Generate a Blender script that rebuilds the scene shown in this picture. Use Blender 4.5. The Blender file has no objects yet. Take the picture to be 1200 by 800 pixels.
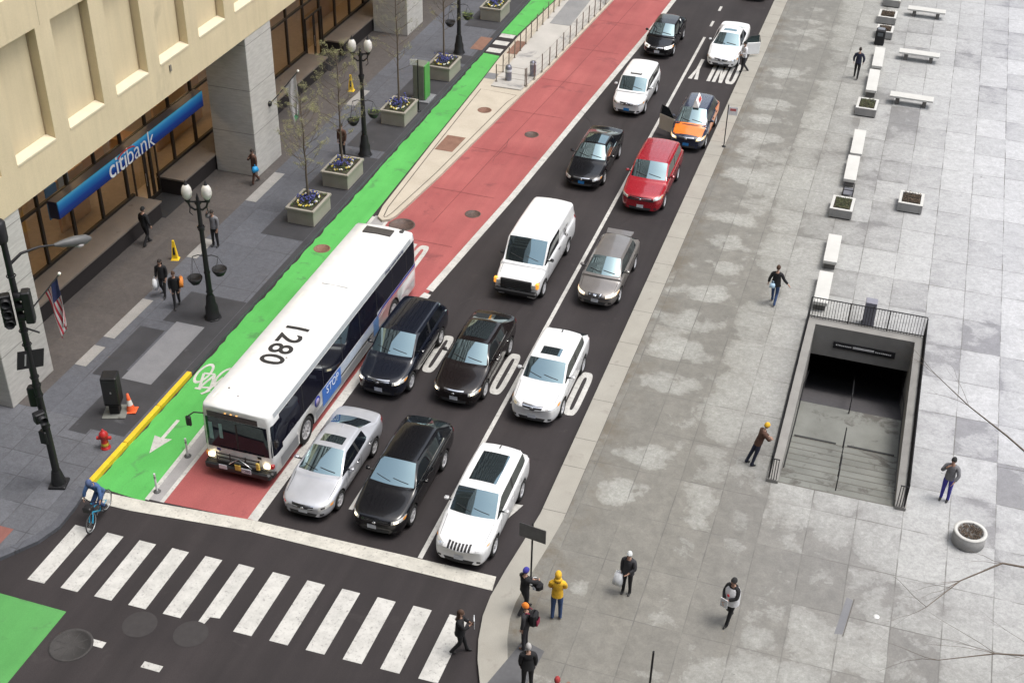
import bpy, bmesh, math, random
from mathutils import Vector, Matrix, noise
from mathutils.bvhtree import BVHTree
R = math.radians
random.seed(7)
scn = bpy.context.scene
COL = scn.collection

# ------------------------------------------------------------------ camera
cam_d = bpy.data.cameras.new('camera'); cam_d.sensor_width = 36.0; cam_d.lens = 45.984
cam_d.clip_start = 0.5; cam_d.clip_end = 3000
cam = bpy.data.objects.new('camera', cam_d); COL.objects.link(cam)
yaw, pitch, roll = -0.29975, 0.6014, 0.02338
F_ = Vector((math.sin(yaw)*math.cos(pitch), math.cos(yaw)*math.cos(pitch), -math.sin(pitch)))
R0 = Vector((math.cos(yaw), -math.sin(yaw), 0)); U0 = R0.cross(F_)
Rr = R0*math.cos(roll)+U0*math.sin(roll); Ur = -R0*math.sin(roll)+U0*math.cos(roll)
mw = Matrix((Rr, Ur, -F_)).transposed().to_4x4(); mw.translation = Vector((8.23, -26.95, 28.0))
cam.matrix_world = mw
scn.camera = cam

# ------------------------------------------------------------------ light
SUN_EL, SUN_AZ = R(70), R(80)        # azimuth clockwise from +Y
w = bpy.data.worlds.new('World'); scn.world = w; w.use_nodes = True
wn = w.node_tree; wn.nodes.clear()
sky = wn.nodes.new('ShaderNodeTexSky'); sky.sky_type = 'NISHITA'; sky.sun_disc = False
sky.sun_elevation = SUN_EL; sky.sun_rotation = SUN_AZ; sky.air_density = 1.6; sky.dust_density = 4.0; sky.ozone_density = 1.0
hs = wn.nodes.new('ShaderNodeHueSaturation'); hs.inputs['Saturation'].default_value = 0.5
bg = wn.nodes.new('ShaderNodeBackground'); bg.inputs['Strength'].default_value = 0.15
wo = wn.nodes.new('ShaderNodeOutputWorld')
wn.links.new(sky.outputs[0], hs.inputs['Color']); wn.links.new(hs.outputs[0], bg.inputs[0]); wn.links.new(bg.outputs[0], wo.inputs[0])
sl = bpy.data.lights.new('sun', 'SUN'); sl.energy = 1.1; sl.angle = R(20); sl.color = (1.0, 0.975, 0.94)
sun = bpy.data.objects.new('sun', sl); COL.objects.link(sun)
sd = Vector((math.sin(SUN_AZ)*math.cos(SUN_EL), math.cos(SUN_AZ)*math.cos(SUN_EL), math.sin(SUN_EL)))
sun.rotation_euler = sd.to_track_quat('Z', 'Y').to_euler(); sun.location = (0, 0, 60)
scn.view_settings.view_transform = 'Standard'; scn.view_settings.look = 'None'
scn.view_settings.gamma = 1.0; scn.view_settings.use_curve_mapping = False
scn.view_settings.exposure = 0.75

# ------------------------------------------------------------------ materials
class NT:
    def __init__(s, name):
        s.m = bpy.data.materials.new(name); s.m.use_nodes = True
        s.t = s.m.node_tree; s.b = s.t.nodes['Principled BSDF']
    def n(s, kind, **kw):
        n = s.t.nodes.new('ShaderNode'+kind)
        for k, v in kw.items(): setattr(n, k, v)
        return n
    def lk(s, a, b): s.t.links.new(a, b)
    def math(s, op, a, b=0.0, c=0.0):
        n = s.n('Math', operation=op)
        for i, v in enumerate((a, b, c)):
            if hasattr(v, 'links'): s.lk(v, n.inputs[i])
            else: n.inputs[i].default_value = v
        return n.outputs[0]
    def coord(s): return s.n('TexCoord').outputs['Object']
    def sep(s, v):
        n = s.n('SeparateXYZ'); s.lk(v, n.inputs[0]); return n.outputs
    def comb(s, x, y, z=0.0):
        n = s.n('CombineXYZ')
        for i, v in enumerate((x, y, z)):
            if hasattr(v, 'links'): s.lk(v, n.inputs[i])
            else: n.inputs[i].default_value = v
        return n.outputs[0]
    def noise(s, scale, detail=4, rough=.55, vec=None, dist=0.0):
        n = s.n('TexNoise'); n.inputs['Scale'].default_value = scale; n.inputs['Detail'].default_value = detail
        n.inputs['Roughness'].default_value = rough; n.inputs['Distortion'].default_value = dist
        if vec is None: vec = s.coord()
        s.lk(vec, n.inputs['Vector']); return n.outputs['Fac']
    def ramp(s, fac, stops):
        n = s.n('ValToRGB'); cr = n.color_ramp
        while len(cr.elements) < len(stops): cr.elements.new(.5)
        for e, (p, c) in zip(cr.elements, stops):
            e.position = p; e.color = (c, c, c, 1) if isinstance(c, (int, float)) else (*c, 1)
        s.lk(fac, n.inputs[0]); return n.outputs[0]
    def mix(s, fac, a, b, mode='MIX'):
        n = s.n('Mix', data_type='RGBA', blend_type=mode)
        for i, v in ((0, fac), (6, a), (7, b)):
            if hasattr(v, 'links'): s.lk(v, n.inputs[i])
            elif i == 0: n.inputs[i].default_value = v
            else: n.inputs[i].default_value = (*v, 1) if len(v) == 3 else v
        return n.outputs[2]
    def bump(s, h, strength=.3, dist=.01):
        n = s.n('Bump'); n.inputs['Strength'].default_value = strength; n.inputs['Distance'].default_value = dist
        s.lk(h, n.inputs['Height']); s.lk(n.outputs[0], s.b.inputs['Normal'])
    def base(s, c):
        if hasattr(c, 'links'): s.lk(c, s.b.inputs['Base Color'])
        else: s.b.inputs['Base Color'].default_value = (*c, 1)
    def set(s, **kw):
        for k, v in kw.items():
            k = {'rough': 'Roughness', 'metal': 'Metallic', 'coat': 'Coat Weight', 'spec': 'Specular IOR Level', 'ior': 'IOR', 'trans': 'Transmission Weight', 'coatr': 'Coat Roughness'}[k]
            if hasattr(v, 'links'): s.lk(v, s.b.inputs[k])
            else: s.b.inputs[k].default_value = v
_mc = {}
def M(name, c, rough=.6, metal=0.0, coat=0.0, var=.12, vs=6.0, spec=.5, bump=0.0, emit=None):
    if name in _mc: return _mc[name]
    t = NT(name)
    nz = t.noise(vs, 4)
    f = t.ramp(nz, [(.25, 1-var), (.75, 1+var)])
    t.base(t.mix(1.0, c, f, 'MULTIPLY')); t.set(rough=rough, metal=metal, coat=coat, spec=spec, coatr=.05)
    if bump: t.bump(t.noise(vs*8, 3), bump, .01)
    if emit:
        t.b.inputs['Emission Color'].default_value = (*emit[0], 1); t.b.inputs['Emission Strength'].default_value = emit[1]
    _mc[name] = t.m
    return t.m

def speckled(name, c1, c2, scale=1.2, fine=60, rough=.85, fineamt=.18, stain=None, det=6, bump=.25, track=0, drip=0):
    t = NT(name); co = t.coord()
    a = t.noise(scale, det, .6, co); col = t.mix(t.ramp(a, [(.3, 0.0), (.7, 1.0)]), c1, c2)
    fz = t.noise(fine, 2, .6, co); col = t.mix(1.0, col, t.ramp(fz, [(.3, 1-fineamt), (.7, 1+fineamt)]), 'MULTIPLY')
    if stain:
        s = t.noise(stain[0], 5, .65, co, .6); col = t.mix(t.ramp(s, [(stain[1], 0.0), (stain[1]+.08, 1.0)]), col, stain[2])
    if track:    # wear dragged along the direction of travel
        mp_ = t.n('Mapping'); mp_.inputs['Scale'].default_value = (1.5, .07, 1); t.lk(co, mp_.inputs[0])
        col = t.mix(1.0, col, t.ramp(t.noise(1.0, 5, .6, mp_.outputs[0]), [(.32, 1-track), (.68, 1+track)]), 'MULTIPLY')
        col = t.mix(t.ramp(t.noise(2.6, 3, .55, co), [(.70, 0.0), (.75, track*1.6)]), col, (.012, .010, .010))
    if drip:     # streaks washed down a face
        mp_ = t.n('Mapping'); mp_.inputs['Scale'].default_value = (2.2, 2.2, .12); t.lk(co, mp_.inputs[0])
        col = t.mix(1.0, col, t.ramp(t.noise(1.3, 5, .65, mp_.outputs[0]), [(.35, 1-drip), (.6, 1.0)]), 'MULTIPLY')
    t.base(col); t.set(rough=rough)
    t.bump(fz, bump, .008); _mc[name] = t.m
    return t.m

asphalt = speckled('asphalt', (.019, .0150, .0160), (.029, .0235, .0240), .35, 45, .82, .28, (.9, .64, (.036, .030, .030)), track=.22)
red_paint = speckled('red_lane_paint', (.27, .062, .062), (.36, .10, .095), .30, 30, .8, .12, (.5, .60, (.23, .06, .06)), track=.10)
green_dull = speckled('green_patch_paint', (.066, .255, .062), (.088, .30, .082), .5, 30, .75, .08, (1.1, .60, (.07, .20, .065)), track=.08)
green_paint = speckled('green_lane_paint', (.066, .34, .066), (.09, .41, .09), .5, 30, .75, .10, (1.1, .58, (.07, .25, .07)), track=.10)
def worn_white(name, c=(.54, .53, .50)):
    t = NT(name); co = t.coord()
    a = t.noise(2.2, 6, .7, co); col = t.mix(t.ramp(a, [(.3, 0.0), (.62, 1.0)]), tuple(v*.72 for v in c), c)
    b = t.noise(11, 6, .75, co); col = t.mix(t.ramp(b, [(.55, 0.0), (.68, .75)]), col, (.13, .12, .12))
    t.base(col); t.set(rough=.8); return t.m
white_paint = worn_white('white_road_paint')
yellow_paint = speckled('yellow_kerb_paint', (.78, .54, .02), (.66, .42, .02), 3, 30, .6, .1, (4, .66, (.35, .25, .05)))
tan_concrete = speckled('tan_concrete', (.42, .37, .30), (.50, .45, .37), .8, 40, .85, .1)
kerb_granite = speckled('kerb_granite', (.29, .275, .24), (.34, .325, .285), .9, 50, .85, .12, (1.3, .60, (.27, .25, .22)))
dark_granite = speckled('dark_granite', (.028, .028, .032), (.045, .045, .05), 1.0, 60, .7, .15, (.9, .64, (.075, .075, .08)))
iron = speckled('cast_iron', (.07, .05, .045), (.13, .085, .07), 3, 40, .6, .2)
rust = speckled('rusty_plate', (.17, .085, .06), (.24, .13, .09), 3, 40, .7, .2)

def paving(name, px, py, ox, oy, jw, c_lo, c_hi, damp, dampthr, joint, tone=.1, brightx=None):
    """slabs with open joints; drying islands in the middle of the slabs, damp rims along joints"""
    t = NT(name); co = t.coord(); x, y, z = t.sep(co)
    wob = t.math('MULTIPLY', t.math('SUBTRACT', t.noise(.6, 2, .5, co), .5), .05)
    fx = t.math('DIVIDE', t.math('ADD', t.math('ADD', x, -ox), wob), px); fy = t.math('DIVIDE', t.math('ADD', t.math('ADD', y, -oy), wob), py)
    dx = t.math('MULTIPLY', t.math('SUBTRACT', .5, t.math('ABSOLUTE', t.math('SUBTRACT', t.math('FRACT', fx), .5))), px)
    dy = t.math('MULTIPLY', t.math('SUBTRACT', .5, t.math('ABSOLUTE', t.math('SUBTRACT', t.math('FRACT', fy), .5))), py)
    d = t.math('MINIMUM', dx, dy)
    wn_ = t.n('TexWhiteNoise', noise_dimensions='2D'); t.lk(t.comb(t.math('FLOOR', fx), t.math('FLOOR', fy)), wn_.inputs['Vector'])
    tv = wn_.outputs['Value']
    big = t.noise(.10, 3, .6, co); mid = t.noise(.75, 6, .62, co, .5); fine = t.noise(7, 6, .75, co); grit = t.noise(55, 2, .6, co)
    # dryness
    s = t.math('ADD', t.math('MULTIPLY', mid, .85), t.math('MULTIPLY', big, 1.45))
    s = t.math('ADD', s, t.math('MULTIPLY', fine, .22))
    s = t.math('ADD', s, t.math('MULTIPLY', t.math('MINIMUM', d, .4), .26))
    s = t.math('ADD', s, t.math('MULTIPLY', tv, .13))
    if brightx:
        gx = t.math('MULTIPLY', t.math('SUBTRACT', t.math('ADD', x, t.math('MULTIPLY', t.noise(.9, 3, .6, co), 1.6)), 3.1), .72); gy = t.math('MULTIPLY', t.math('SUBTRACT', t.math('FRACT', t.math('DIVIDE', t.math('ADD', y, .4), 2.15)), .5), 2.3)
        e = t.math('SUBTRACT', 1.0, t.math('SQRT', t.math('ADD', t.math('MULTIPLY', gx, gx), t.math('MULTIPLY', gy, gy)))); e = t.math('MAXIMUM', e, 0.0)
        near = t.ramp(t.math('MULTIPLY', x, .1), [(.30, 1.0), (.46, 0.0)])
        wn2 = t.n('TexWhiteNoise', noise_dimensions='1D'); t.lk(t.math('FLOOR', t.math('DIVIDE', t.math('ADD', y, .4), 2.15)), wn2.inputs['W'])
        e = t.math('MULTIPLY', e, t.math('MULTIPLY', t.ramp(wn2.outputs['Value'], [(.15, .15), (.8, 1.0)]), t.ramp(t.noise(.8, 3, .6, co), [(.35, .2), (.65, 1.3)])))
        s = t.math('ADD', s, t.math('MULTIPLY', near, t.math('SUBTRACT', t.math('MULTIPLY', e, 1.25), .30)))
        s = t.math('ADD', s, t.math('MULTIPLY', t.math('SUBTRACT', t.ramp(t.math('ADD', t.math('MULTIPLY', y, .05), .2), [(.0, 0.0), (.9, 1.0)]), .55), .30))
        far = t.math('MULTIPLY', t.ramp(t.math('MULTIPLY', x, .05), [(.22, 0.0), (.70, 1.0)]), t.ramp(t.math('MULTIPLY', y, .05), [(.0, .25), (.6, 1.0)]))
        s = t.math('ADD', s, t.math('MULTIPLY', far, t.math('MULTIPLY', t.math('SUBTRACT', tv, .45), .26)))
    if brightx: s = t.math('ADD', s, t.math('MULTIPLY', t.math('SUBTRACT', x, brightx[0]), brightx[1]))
    dry = t.ramp(s, [(max(0, dampthr-.04)/2, 0.0), (dampthr/2, .45), ((dampthr+.16)/2, .8), ((dampthr+.45)/2, 1.0)])
    n = dry.node; s2 = t.math('DIVIDE', s, 2.0); t.lk(s2, n.inputs[0])
    base = t.mix(t.ramp(fine, [(.35, 0.0), (.65, 1.0)]), c_lo, c_hi)
    if brightx: base = t.mix(far, base, t.mix(t.ramp(fine, [(.35, 0.0), (.65, 1.0)]), (.40, .405, .42), (.50, .505, .52)))  # glass flare tint painted in: paler and bluer to the right
    dm = t.mix(t.ramp(t.noise(1.6, 5, .7, co), [(.3, 0.0), (.7, 1.0)]), damp, tuple(v*1.28 for v in damp))
    if brightx: dm = t.mix(far, dm, (.265, .265, .285))  # same flare tint painted into the damp colour
    col = t.mix(dry, dm, base)
    col = t.mix(1.0, col, t.ramp(tv, [(0, 1-tone), (1, 1+tone)]), 'MULTIPLY')
    col = t.mix(1.0, col, t.ramp(grit, [(.3, .88), (.7, 1.12)]), 'MULTIPLY')
    col = t.mix(1.0, col, t.ramp(t.noise(2.7, 6, .7, co, .8), [(.32, .84), (.68, 1.10)]), 'MULTIPLY'); col = t.mix(1.0, col, t.ramp(t.noise(17, 4, .7, co), [(.35, .90), (.65, 1.08)]), 'MULTIPLY')
    if brightx: col = t.mix(t.math('MULTIPLY', t.ramp(t.math('MULTIPLY', x, .1), [(.08, .75), (.19, 0.0)]), t.ramp(t.noise(.7, 5, .65, co), [(.46, 0.0), (.60, 1.0)])), col, (.115, .092, .062))
    sp = t.noise(3.1, 3, .5, co); col = t.mix(t.ramp(sp, [(.73, 0.0), (.76, .45)]), col, (.08, .075, .07))
    jm = t.ramp(d, [(0.0, 1.0), (jw, .85), (jw*2.2, 0.0)])
    jn = t.math('MULTIPLY', jm, t.ramp(t.noise(.9, 3, .6, co), [(.38, .12), (.62, .95)]))
    col = t.mix(jn, col, joint)
    t.base(col); t.set(rough=t.ramp(dry, [(0, .55), (1, .85)])); t.bump(t.math('SUBTRACT', t.math('MULTIPLY', grit, .4), jm), .3, .008)
    return t.m
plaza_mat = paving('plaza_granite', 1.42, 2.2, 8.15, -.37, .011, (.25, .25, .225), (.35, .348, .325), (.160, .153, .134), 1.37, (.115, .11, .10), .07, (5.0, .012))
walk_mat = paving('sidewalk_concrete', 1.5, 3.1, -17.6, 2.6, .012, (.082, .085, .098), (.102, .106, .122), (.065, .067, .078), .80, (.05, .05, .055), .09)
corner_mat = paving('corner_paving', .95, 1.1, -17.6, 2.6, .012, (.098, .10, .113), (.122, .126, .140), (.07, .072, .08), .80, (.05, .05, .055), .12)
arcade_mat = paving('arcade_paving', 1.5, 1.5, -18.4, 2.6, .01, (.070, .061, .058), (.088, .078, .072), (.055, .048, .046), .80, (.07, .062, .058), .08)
light_slab = speckled('light_slab', (.20, .20, .21), (.16, .163, .175), 1.5, 40, .8, .1)

# ------------------------------------------------------------------ mesh builder
class MB:
    def __init__(s): s.v = []; s.f = []; s.mi = []; s.ms = []; s.sm = []
    def slot(s, m):
        if m not in s.ms: s.ms.append(m)
        return s.ms.index(m)
    def add(s, vs, fs, m, smooth=False):
        o = len(s.v); s.v += [tuple(v) for v in vs]; k = s.slot(m)
        for f in fs: s.f.append([i+o for i in f]); s.mi.append(k); s.sm.append(smooth)
    def box(s, c, d, m, rz=0.0, bev=0.0):
        x, y, z = (q/2 for q in d)
        if bev > 0:
            b = min(bev, x*.9, y*.9, z*.9)
            lay = [(-z, -b), (-z+b, 0), (z-b, 0), (z, -b)]
            vs = []
            for zz, ins in lay:
                X, Y = x+ins, y+ins
                for px, py in ((-X+b, -Y), (X-b, -Y), (X, -Y+b), (X, Y-b), (X-b, Y), (-X+b, Y), (-X, Y-b), (-X, -Y+b)): vs.append(Vector((px, py, zz)))
            fs = [[7, 6, 5, 4, 3, 2, 1, 0], [24, 25, 26, 27, 28, 29, 30, 31]]
            for l in range(3):
                for i in range(8): fs.append([l*8+i, l*8+(i+1) % 8, l*8+8+(i+1) % 8, l*8+8+i])
        else:
            vs = [Vector((a*x, b_*y, c_*z)) for c_ in (-1, 1) for a, b_ in ((-1, -1), (1, -1), (1, 1), (-1, 1))]
            fs = [[3, 2, 1, 0], [4, 5, 6, 7]]+[[i, (i+1) % 4, 4+(i+1) % 4, 4+i] for i in range(4)]
        rm = Matrix.Rotation(rz, 3, 'Z'); s.add([rm@v+Vector(c) for v in vs], fs, m)
        return s
    def b2(s, lo, hi, m, bev=0.0):
        return s.box([(a+b)/2 for a, b in zip(lo, hi)], [b-a for a, b in zip(lo, hi)], m, 0, bev)
    def prism(s, poly, z0, z1, m, side=None, bottom=True):
        n = len(poly); vs = [(p[0], p[1], z0) for p in poly]+[(p[0], p[1], z1) for p in poly]
        s.add(vs, [list(range(n, 2*n))], m)
        if bottom: s.add(vs, [list(range(n))[::-1]], side or m)
        s.add(vs, [[i, (i+1) % n, n+(i+1) % n, n+i] for i in range(n)], side or m)
        return s
    def sheet(s, poly, z, m): s.add([(p[0], p[1], z) for p in poly], [list(range(len(poly)))], m); return s
    def tube(s, pts, r, m, n=8, cap=True, smooth=True):
        pts = [Vector(p) for p in pts]; rs = r if isinstance(r, (list, tuple)) else [r]*len(pts)
        vs = []; up = Vector((0, 0, 1))
        t0 = (pts[1]-pts[0]).normalized(); a = up.cross(t0)
        if a.length < .1: a = Vector((1, 0, 0)).cross(t0)
        a.normalize()
        for i, p in enumerate(pts):
            t = (pts[min(i+1, len(pts)-1)]-pts[max(i-1, 0)]).normalized()
            a = (a-t*a.dot(t)); a.normalize(); b = t.cross(a)
            for k in range(n):
                an = 2*math.pi*k/n; vs.append(p+(a*math.cos(an)+b*math.sin(an))*rs[i])
        fs = [[i*n+k, i*n+(k+1) % n, (i+1)*n+(k+1) % n, (i+1)*n+k] for i in range(len(pts)-1) for k in range(n)]
        s.add(vs, fs, m, smooth)
        if cap: s.add(vs, [list(range(n))[::-1], [(len(pts)-1)*n+k for k in range(n)]], m)
        return s
    def lathe(s, prof, c, m, n=16, axis='Z', smooth=True, cap=True):
        vs = []
        for r, h in prof:
            for k in range(n):
                a = 2*math.pi*k/n; x, y = r*math.cos(a), r*math.sin(a)
                v = {'Z': (x, y, h), 'X': (h, x, y), 'Y': (y, h, x)}[axis]
                vs.append(Vector(v)+Vector(c))
        N = len(prof)
        s.add(vs, [[i*n+k, i*n+(k+1) % n, (i+1)*n+(k+1) % n, (i+1)*n+k] for i in range(N-1) for k in range(n)], m, smooth)
        if cap: s.add(vs, [list(range(n))[::-1], [(N-1)*n+k for k in range(n)]], m)
        return s
    def ball(s, c, r, m, n=12, k=8):
        r = r if isinstance(r, (tuple, list)) else (r, r, r)
        vs = [Vector((c[0], c[1], c[2]-r[2]))]
        for i in range(1, k):
            th = math.pi*i/k
            for j in range(n):
                a = 2*math.pi*j/n; vs.append(Vector((c[0]+r[0]*math.sin(th)*math.cos(a), c[1]+r[1]*math.sin(th)*math.sin(a), c[2]-r[2]*math.cos(th))))
        vs.append(Vector((c[0], c[1], c[2]+r[2]))); e = len(vs)-1
        fs = [[0, 1+(j+1) % n, 1+j] for j in range(n)]
        fs += [[1+i*n+j, 1+i*n+(j+1) % n, 1+(i+1)*n+(j+1) % n, 1+(i+1)*n+j] for i in range(k-2) for j in range(n)]
        fs += [[1+(k-2)*n+j, 1+(k-2)*n+(j+1) % n, e] for j in range(n)]
        s.add(vs, fs, m, True); return s
    def build(s, name, parent=None, loc=None, rz=0.0):
        me = bpy.data.meshes.new(name); me.from_pydata(s.v, [], s.f)
        for m in s.ms: me.materials.append(m)
        me.polygons.foreach_set('material_index', s.mi); me.polygons.foreach_set('use_smooth', s.sm); me.update()
        return link(name, me, parent, loc, rz)
def link(name, data, parent=None, loc=None, rz=0.0):
    o = bpy.data.objects.new(name, data); COL.objects.link(o)
    if parent is not None: o.parent = parent
    if loc is not None: o.location = loc
    o.rotation_euler = (0, 0, rz); return o
def tag(o, label, cat, group=None, kind=None):
    if label: o['label'] = label
    if cat: o['category'] = cat
    if group: o['group'] = group
    if kind: o['kind'] = kind
    return o
def thing(name, label, cat, loc=(0, 0, 0), rz=0.0, group=None):
    return tag(link(name, None, None, loc, rz), label, cat, group)
def struct(o): o['kind'] = 'structure'; return o
def copy_tree(o, parent=None):
    c = o.copy(); COL.objects.link(c); c.parent = parent
    for ch in list(o.children): copy_tree(ch, c)
    return c
def text_mesh(txt, size=1.0, ext=0.0, sx=1.0, space=1.0, bold=0.0):
    cu = bpy.data.curves.new('t', 'FONT'); cu.body = txt; cu.size = size; cu.extrude = ext; cu.align_x = 'CENTER'; cu.align_y = 'CENTER'
    cu.space_character = space; cu.offset = bold; cu.resolution_u = 4
    o = bpy.data.objects.new('t', cu); COL.objects.link(o)
    dg = bpy.context.evaluated_depsgraph_get(); me = bpy.data.meshes.new_from_object(o.evaluated_get(dg))
    bpy.data.objects.remove(o); bpy.data.curves.remove(cu)
    return me
def lettering(name, txt, mat, M4, parent, size=1.0, ext=0.0, space=1.0, bold=0.0):
    me = text_mesh(txt, size, ext, 1, space, bold); me.transform(M4); me.materials.clear(); me.materials.append(mat); me.name = name
    return link(name, me, parent)
def basis(xd, yd, o):
    xd, yd = Vector(xd), Vector(yd); zd = xd.cross(yd).normalized()
    m = Matrix((xd, yd, zd)).transposed().to_4x4(); m.translation = Vector(o); return m
RZ = -0.13
def rd(x, y):   # surveyed datum -> level of the carriageway, 0.13 m below the pavements
    return (x*1.00464-.0382, y*1.00464+.125)
def rp(pts): return [rd(*p) for p in pts]

# ================================================================== GROUND AND ROAD
from mathutils.geometry import tessellate_polygon
def grid_hole(name, xs, ys, z, m):
    vs = [(x, y, z) for y in ys for x in xs]; nx = len(xs); fs = []
    for j in range(len(ys)-1):
        for i in range(nx-1):
            if i == 1 and j == 1: continue
            fs.append([j*nx+i, j*nx+i+1, (j+1)*nx+i+1, (j+1)*nx+i])
    b = MB(); b.add(vs, fs, m); return struct(b.build(name))
SX0, SX1, SY0, SY1 = 6.58, 11.05, 7.1, 17.45       # stairwell, outside of its parapets
grid_hole('ground', [-900, SX0+.1, SX1-.1, 900], [-900, SY0+.1, SY1-.1, 900], RZ, asphalt)
def road_sheet(name, poly, m, lift=.004):
    b = MB(); b.sheet(rp(poly), RZ+lift, m); return struct(b.build(name))
def ragged(p0, p1, n, amp, sd):
    rg = random.Random(sd); out = []
    for i in range(n+1):
        t = i/n; out.append((p0[0]+(p1[0]-p0[0])*t+rg.uniform(-amp, amp), p0[1]+(p1[1]-p0[1])*t))
    return out
redL = [(-11.5, -.28), (-11.58, 2.6), (-11.7, 10), (-11.72, 19.5), (-11.25, 23.5), (-10.49, 32.6), (-10.04, 38.1), (-9.65, 45), (-9.3, 51), (-9.0, 90)]
redR = [(-8.42, -.12), (-8.34, 8.5), (-8.0, 14.4), (-7.35, 23), (-6.0, 44.9), (-5.85, 50.5), (-5.7, 90)]
road_sheet('bus_lane', redL+redR[::-1], red_paint)
greenR = [(-12.1, -.45), (-12.18, 3.6), (-12.55, 16.0), (-12.6, 20.3), (-12.75, 27), (-12.9, 34.0), (-13.05, 38.35)]
road_sheet('bike_lane', ragged((-14.02, 38.5), (-14.02, -.3), 120, .05, 3)+greenR, green_paint)
road_sheet('bike_lane', [(-14.05, 41.6), (-14.0, 90), (-12.5, 90), (-12.7, 48), (-13.1, 41.6)], green_paint)
road_sheet('bike_lane', [(-30, -5.3), (-11.7, -5.35), (-11.68, -30), (-30, -30)], green_dull)
gutter = speckled('gutter_concrete', (.27, .26, .26), (.34, .33, .325), 1.4, 40, .85, .12)
road_sheet('buffer_strip', [(-12.02, -.3), (-11.6, -.3), (-11.8, 19.3), (-12.45, 19.3), (-12.3, 10)], gutter)
road_sheet('lane_line', [(-12.14, -.35), (-11.99, -.35), (-12.1, 3.6), (-12.4, 19.2), (-12.56, 19.2), (-12.24, 3.6)], white_paint, .008)
road_sheet('lane_line', [(-11.62, -.3), (-11.48, -.3), (-11.6, 8), (-11.72, 19.1), (-11.86, 19.1), (-11.74, 8)], white_paint, .008)
road_sheet('lane_line', [(-8.62, -.1), (-8.28, -.1), (-8.2, 8.5), (-8.02, 13.5), (-8.36, 13.55), (-8.54, 8.5)], white_paint, .008)
road_sheet('lane_line', [(-8.2, 14.4), (-7.88, 14.3), (-7.2, 23), (-5.9, 44.9), (-5.7, 50.5), (-5.6, 90), (-5.85, 90), (-5.98, 50.5), (-6.2, 44.9), (-7.5, 23)], white_paint, .008)
road_sheet('lane_line', [(-8.25, 13.75), (-7.9, 13.68), (-7.86, 14.05), (-8.18, 14.15)], white_paint, .008)
for y0, y1 in ((.02, 45.2), (47.0, 47.9), (49.7, 50.5), (52.4, 53.3)):
    road_sheet('lane_line', [(-2.95, y0), (-2.8, y0), (-2.8, y1), (-2.95, y1)], white_paint, .008)
road_sheet('lane_line', [(-5.82, 1.35), (-5.68, 1.35), (-5.68, 3.42), (-5.82, 3.42)], white_paint, .008)
road_sheet('stop_line', [(-14.12, -.5), (-14.2, -1.0), (-12.3, -.98), (-8.3, -.6), (-.36, -.56), (-.43, .03), (-8.4, -.11), (-12.0, -.42)], worn_white('stop_line_paint', (.56, .54, .48)), .012)
for i in range(12):
    t = i/11; x = -13.53+t*12.31; yt = -2.1+t*.25; yb = -4.6+t*.23
    rg = random.Random(i); pts = [(x, yb), (x+.57, yb+.01), (x+.57, yt), (x, yt)]
    if i == 5: pts = [(x, yb), (x+.2, yb), (x+.24, yb+.3), (x+.52, yb+.34), (x+.52, yt), (x, yt)]
    road_sheet('crosswalk_stripe', pts, white_paint, .004)
for x, y in ((-10.25, -6.1), (-8.3, -6.35)):
    road_sheet('lane_line', [(x-.3, y-.12), (x+.28, y-.12), (x+.28, y+.1), (x-.3, y+.1)], white_paint)
for k in range(3):   # bars of the crossing through the bike lane
    y = 38.75+k*1.15; road_sheet('crosswalk_stripe', [(-14.0, y), (-13.15, y), (-13.15, y+.6), (-14.0, y+.6)], white_paint)

# road lettering: tall letters read by drivers coming towards us
def road_word(x1, y0, y1, width, lift=.004, m=None):
    """ONLY in tall road letters, first letter at x1 (the driver reads it coming towards the camera)"""
    Lh = y1-y0; w = width/4*.84; gap = width/4; t = .19; cap = Lh*.12
    def P(i, u, v): return (*rd(x1-i*gap-u*w, y0+(1-v)*Lh), RZ+lift)
    def poly(i, pts): b = MB(); b.add([P(i, *p) for p in pts], [list(range(len(pts)))], m or white_paint); return b
    ps = []
    b = MB(); n = 28; vs = []
    for k in range(n):
        a = 2*math.pi*k/n; c, s = math.cos(a), math.sin(a); f = lambda q, e: math.copysign(abs(q)**e, q)
        vs.append(P(0, .5+.5*f(c, .55), .5+.5*f(s, .45))); vs.append(P(0, .5+(.5-t/w)*f(c, .6), .5+(.5-cap/Lh)*f(s, .35)))
    b.add(vs, [[2*k, 2*((k+1) % n), 2*((k+1) % n)+1, 2*k+1] for k in range(n)], m or white_paint); ps.append(b)
    tw_ = t/w
    ps.append(poly(1, [(0, 0), (tw_, 0), (tw_, .62), (1-tw_, 0), (1, 0), (1, 1), (1-tw_, 1), (1-tw_, .38), (tw_, 1), (0, 1)]))
    ps.append(poly(2, [(.1, 0), (.1+tw_, 0), (.1+tw_, 1), (.1, 1)])) if False else ps.append(poly(2, [(0, 0), (1-.0, 0), (1-.0, .10), (tw_, .10), (tw_, 1), (0, 1)]))
    ps.append(poly(3, [(0, 1), (tw_*1.1, 1), (.5, .62), (1-tw_*1.1, 1), (1, 1), (.5+tw_/2, .50), (.5+tw_/2, 0), (.5-tw_/2, 0), (.5-tw_/2, .50)]))
    b = MB()
    for q in ps: b.add(q.v, q.f, m or white_paint)
    return struct(b.build('road_lettering'))
road_word(-.30, 8.35, 11.05, 2.5)
road_word(-3.15, 8.65, 11.3, 2.5)
road_word(-5.9, 9.1, 11.6, 2.5)
road_word(-.10, 39.0, 41.9, 2.6)
road_word(-9.2, 15.0, 17.6, 2.5, .008)
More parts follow.
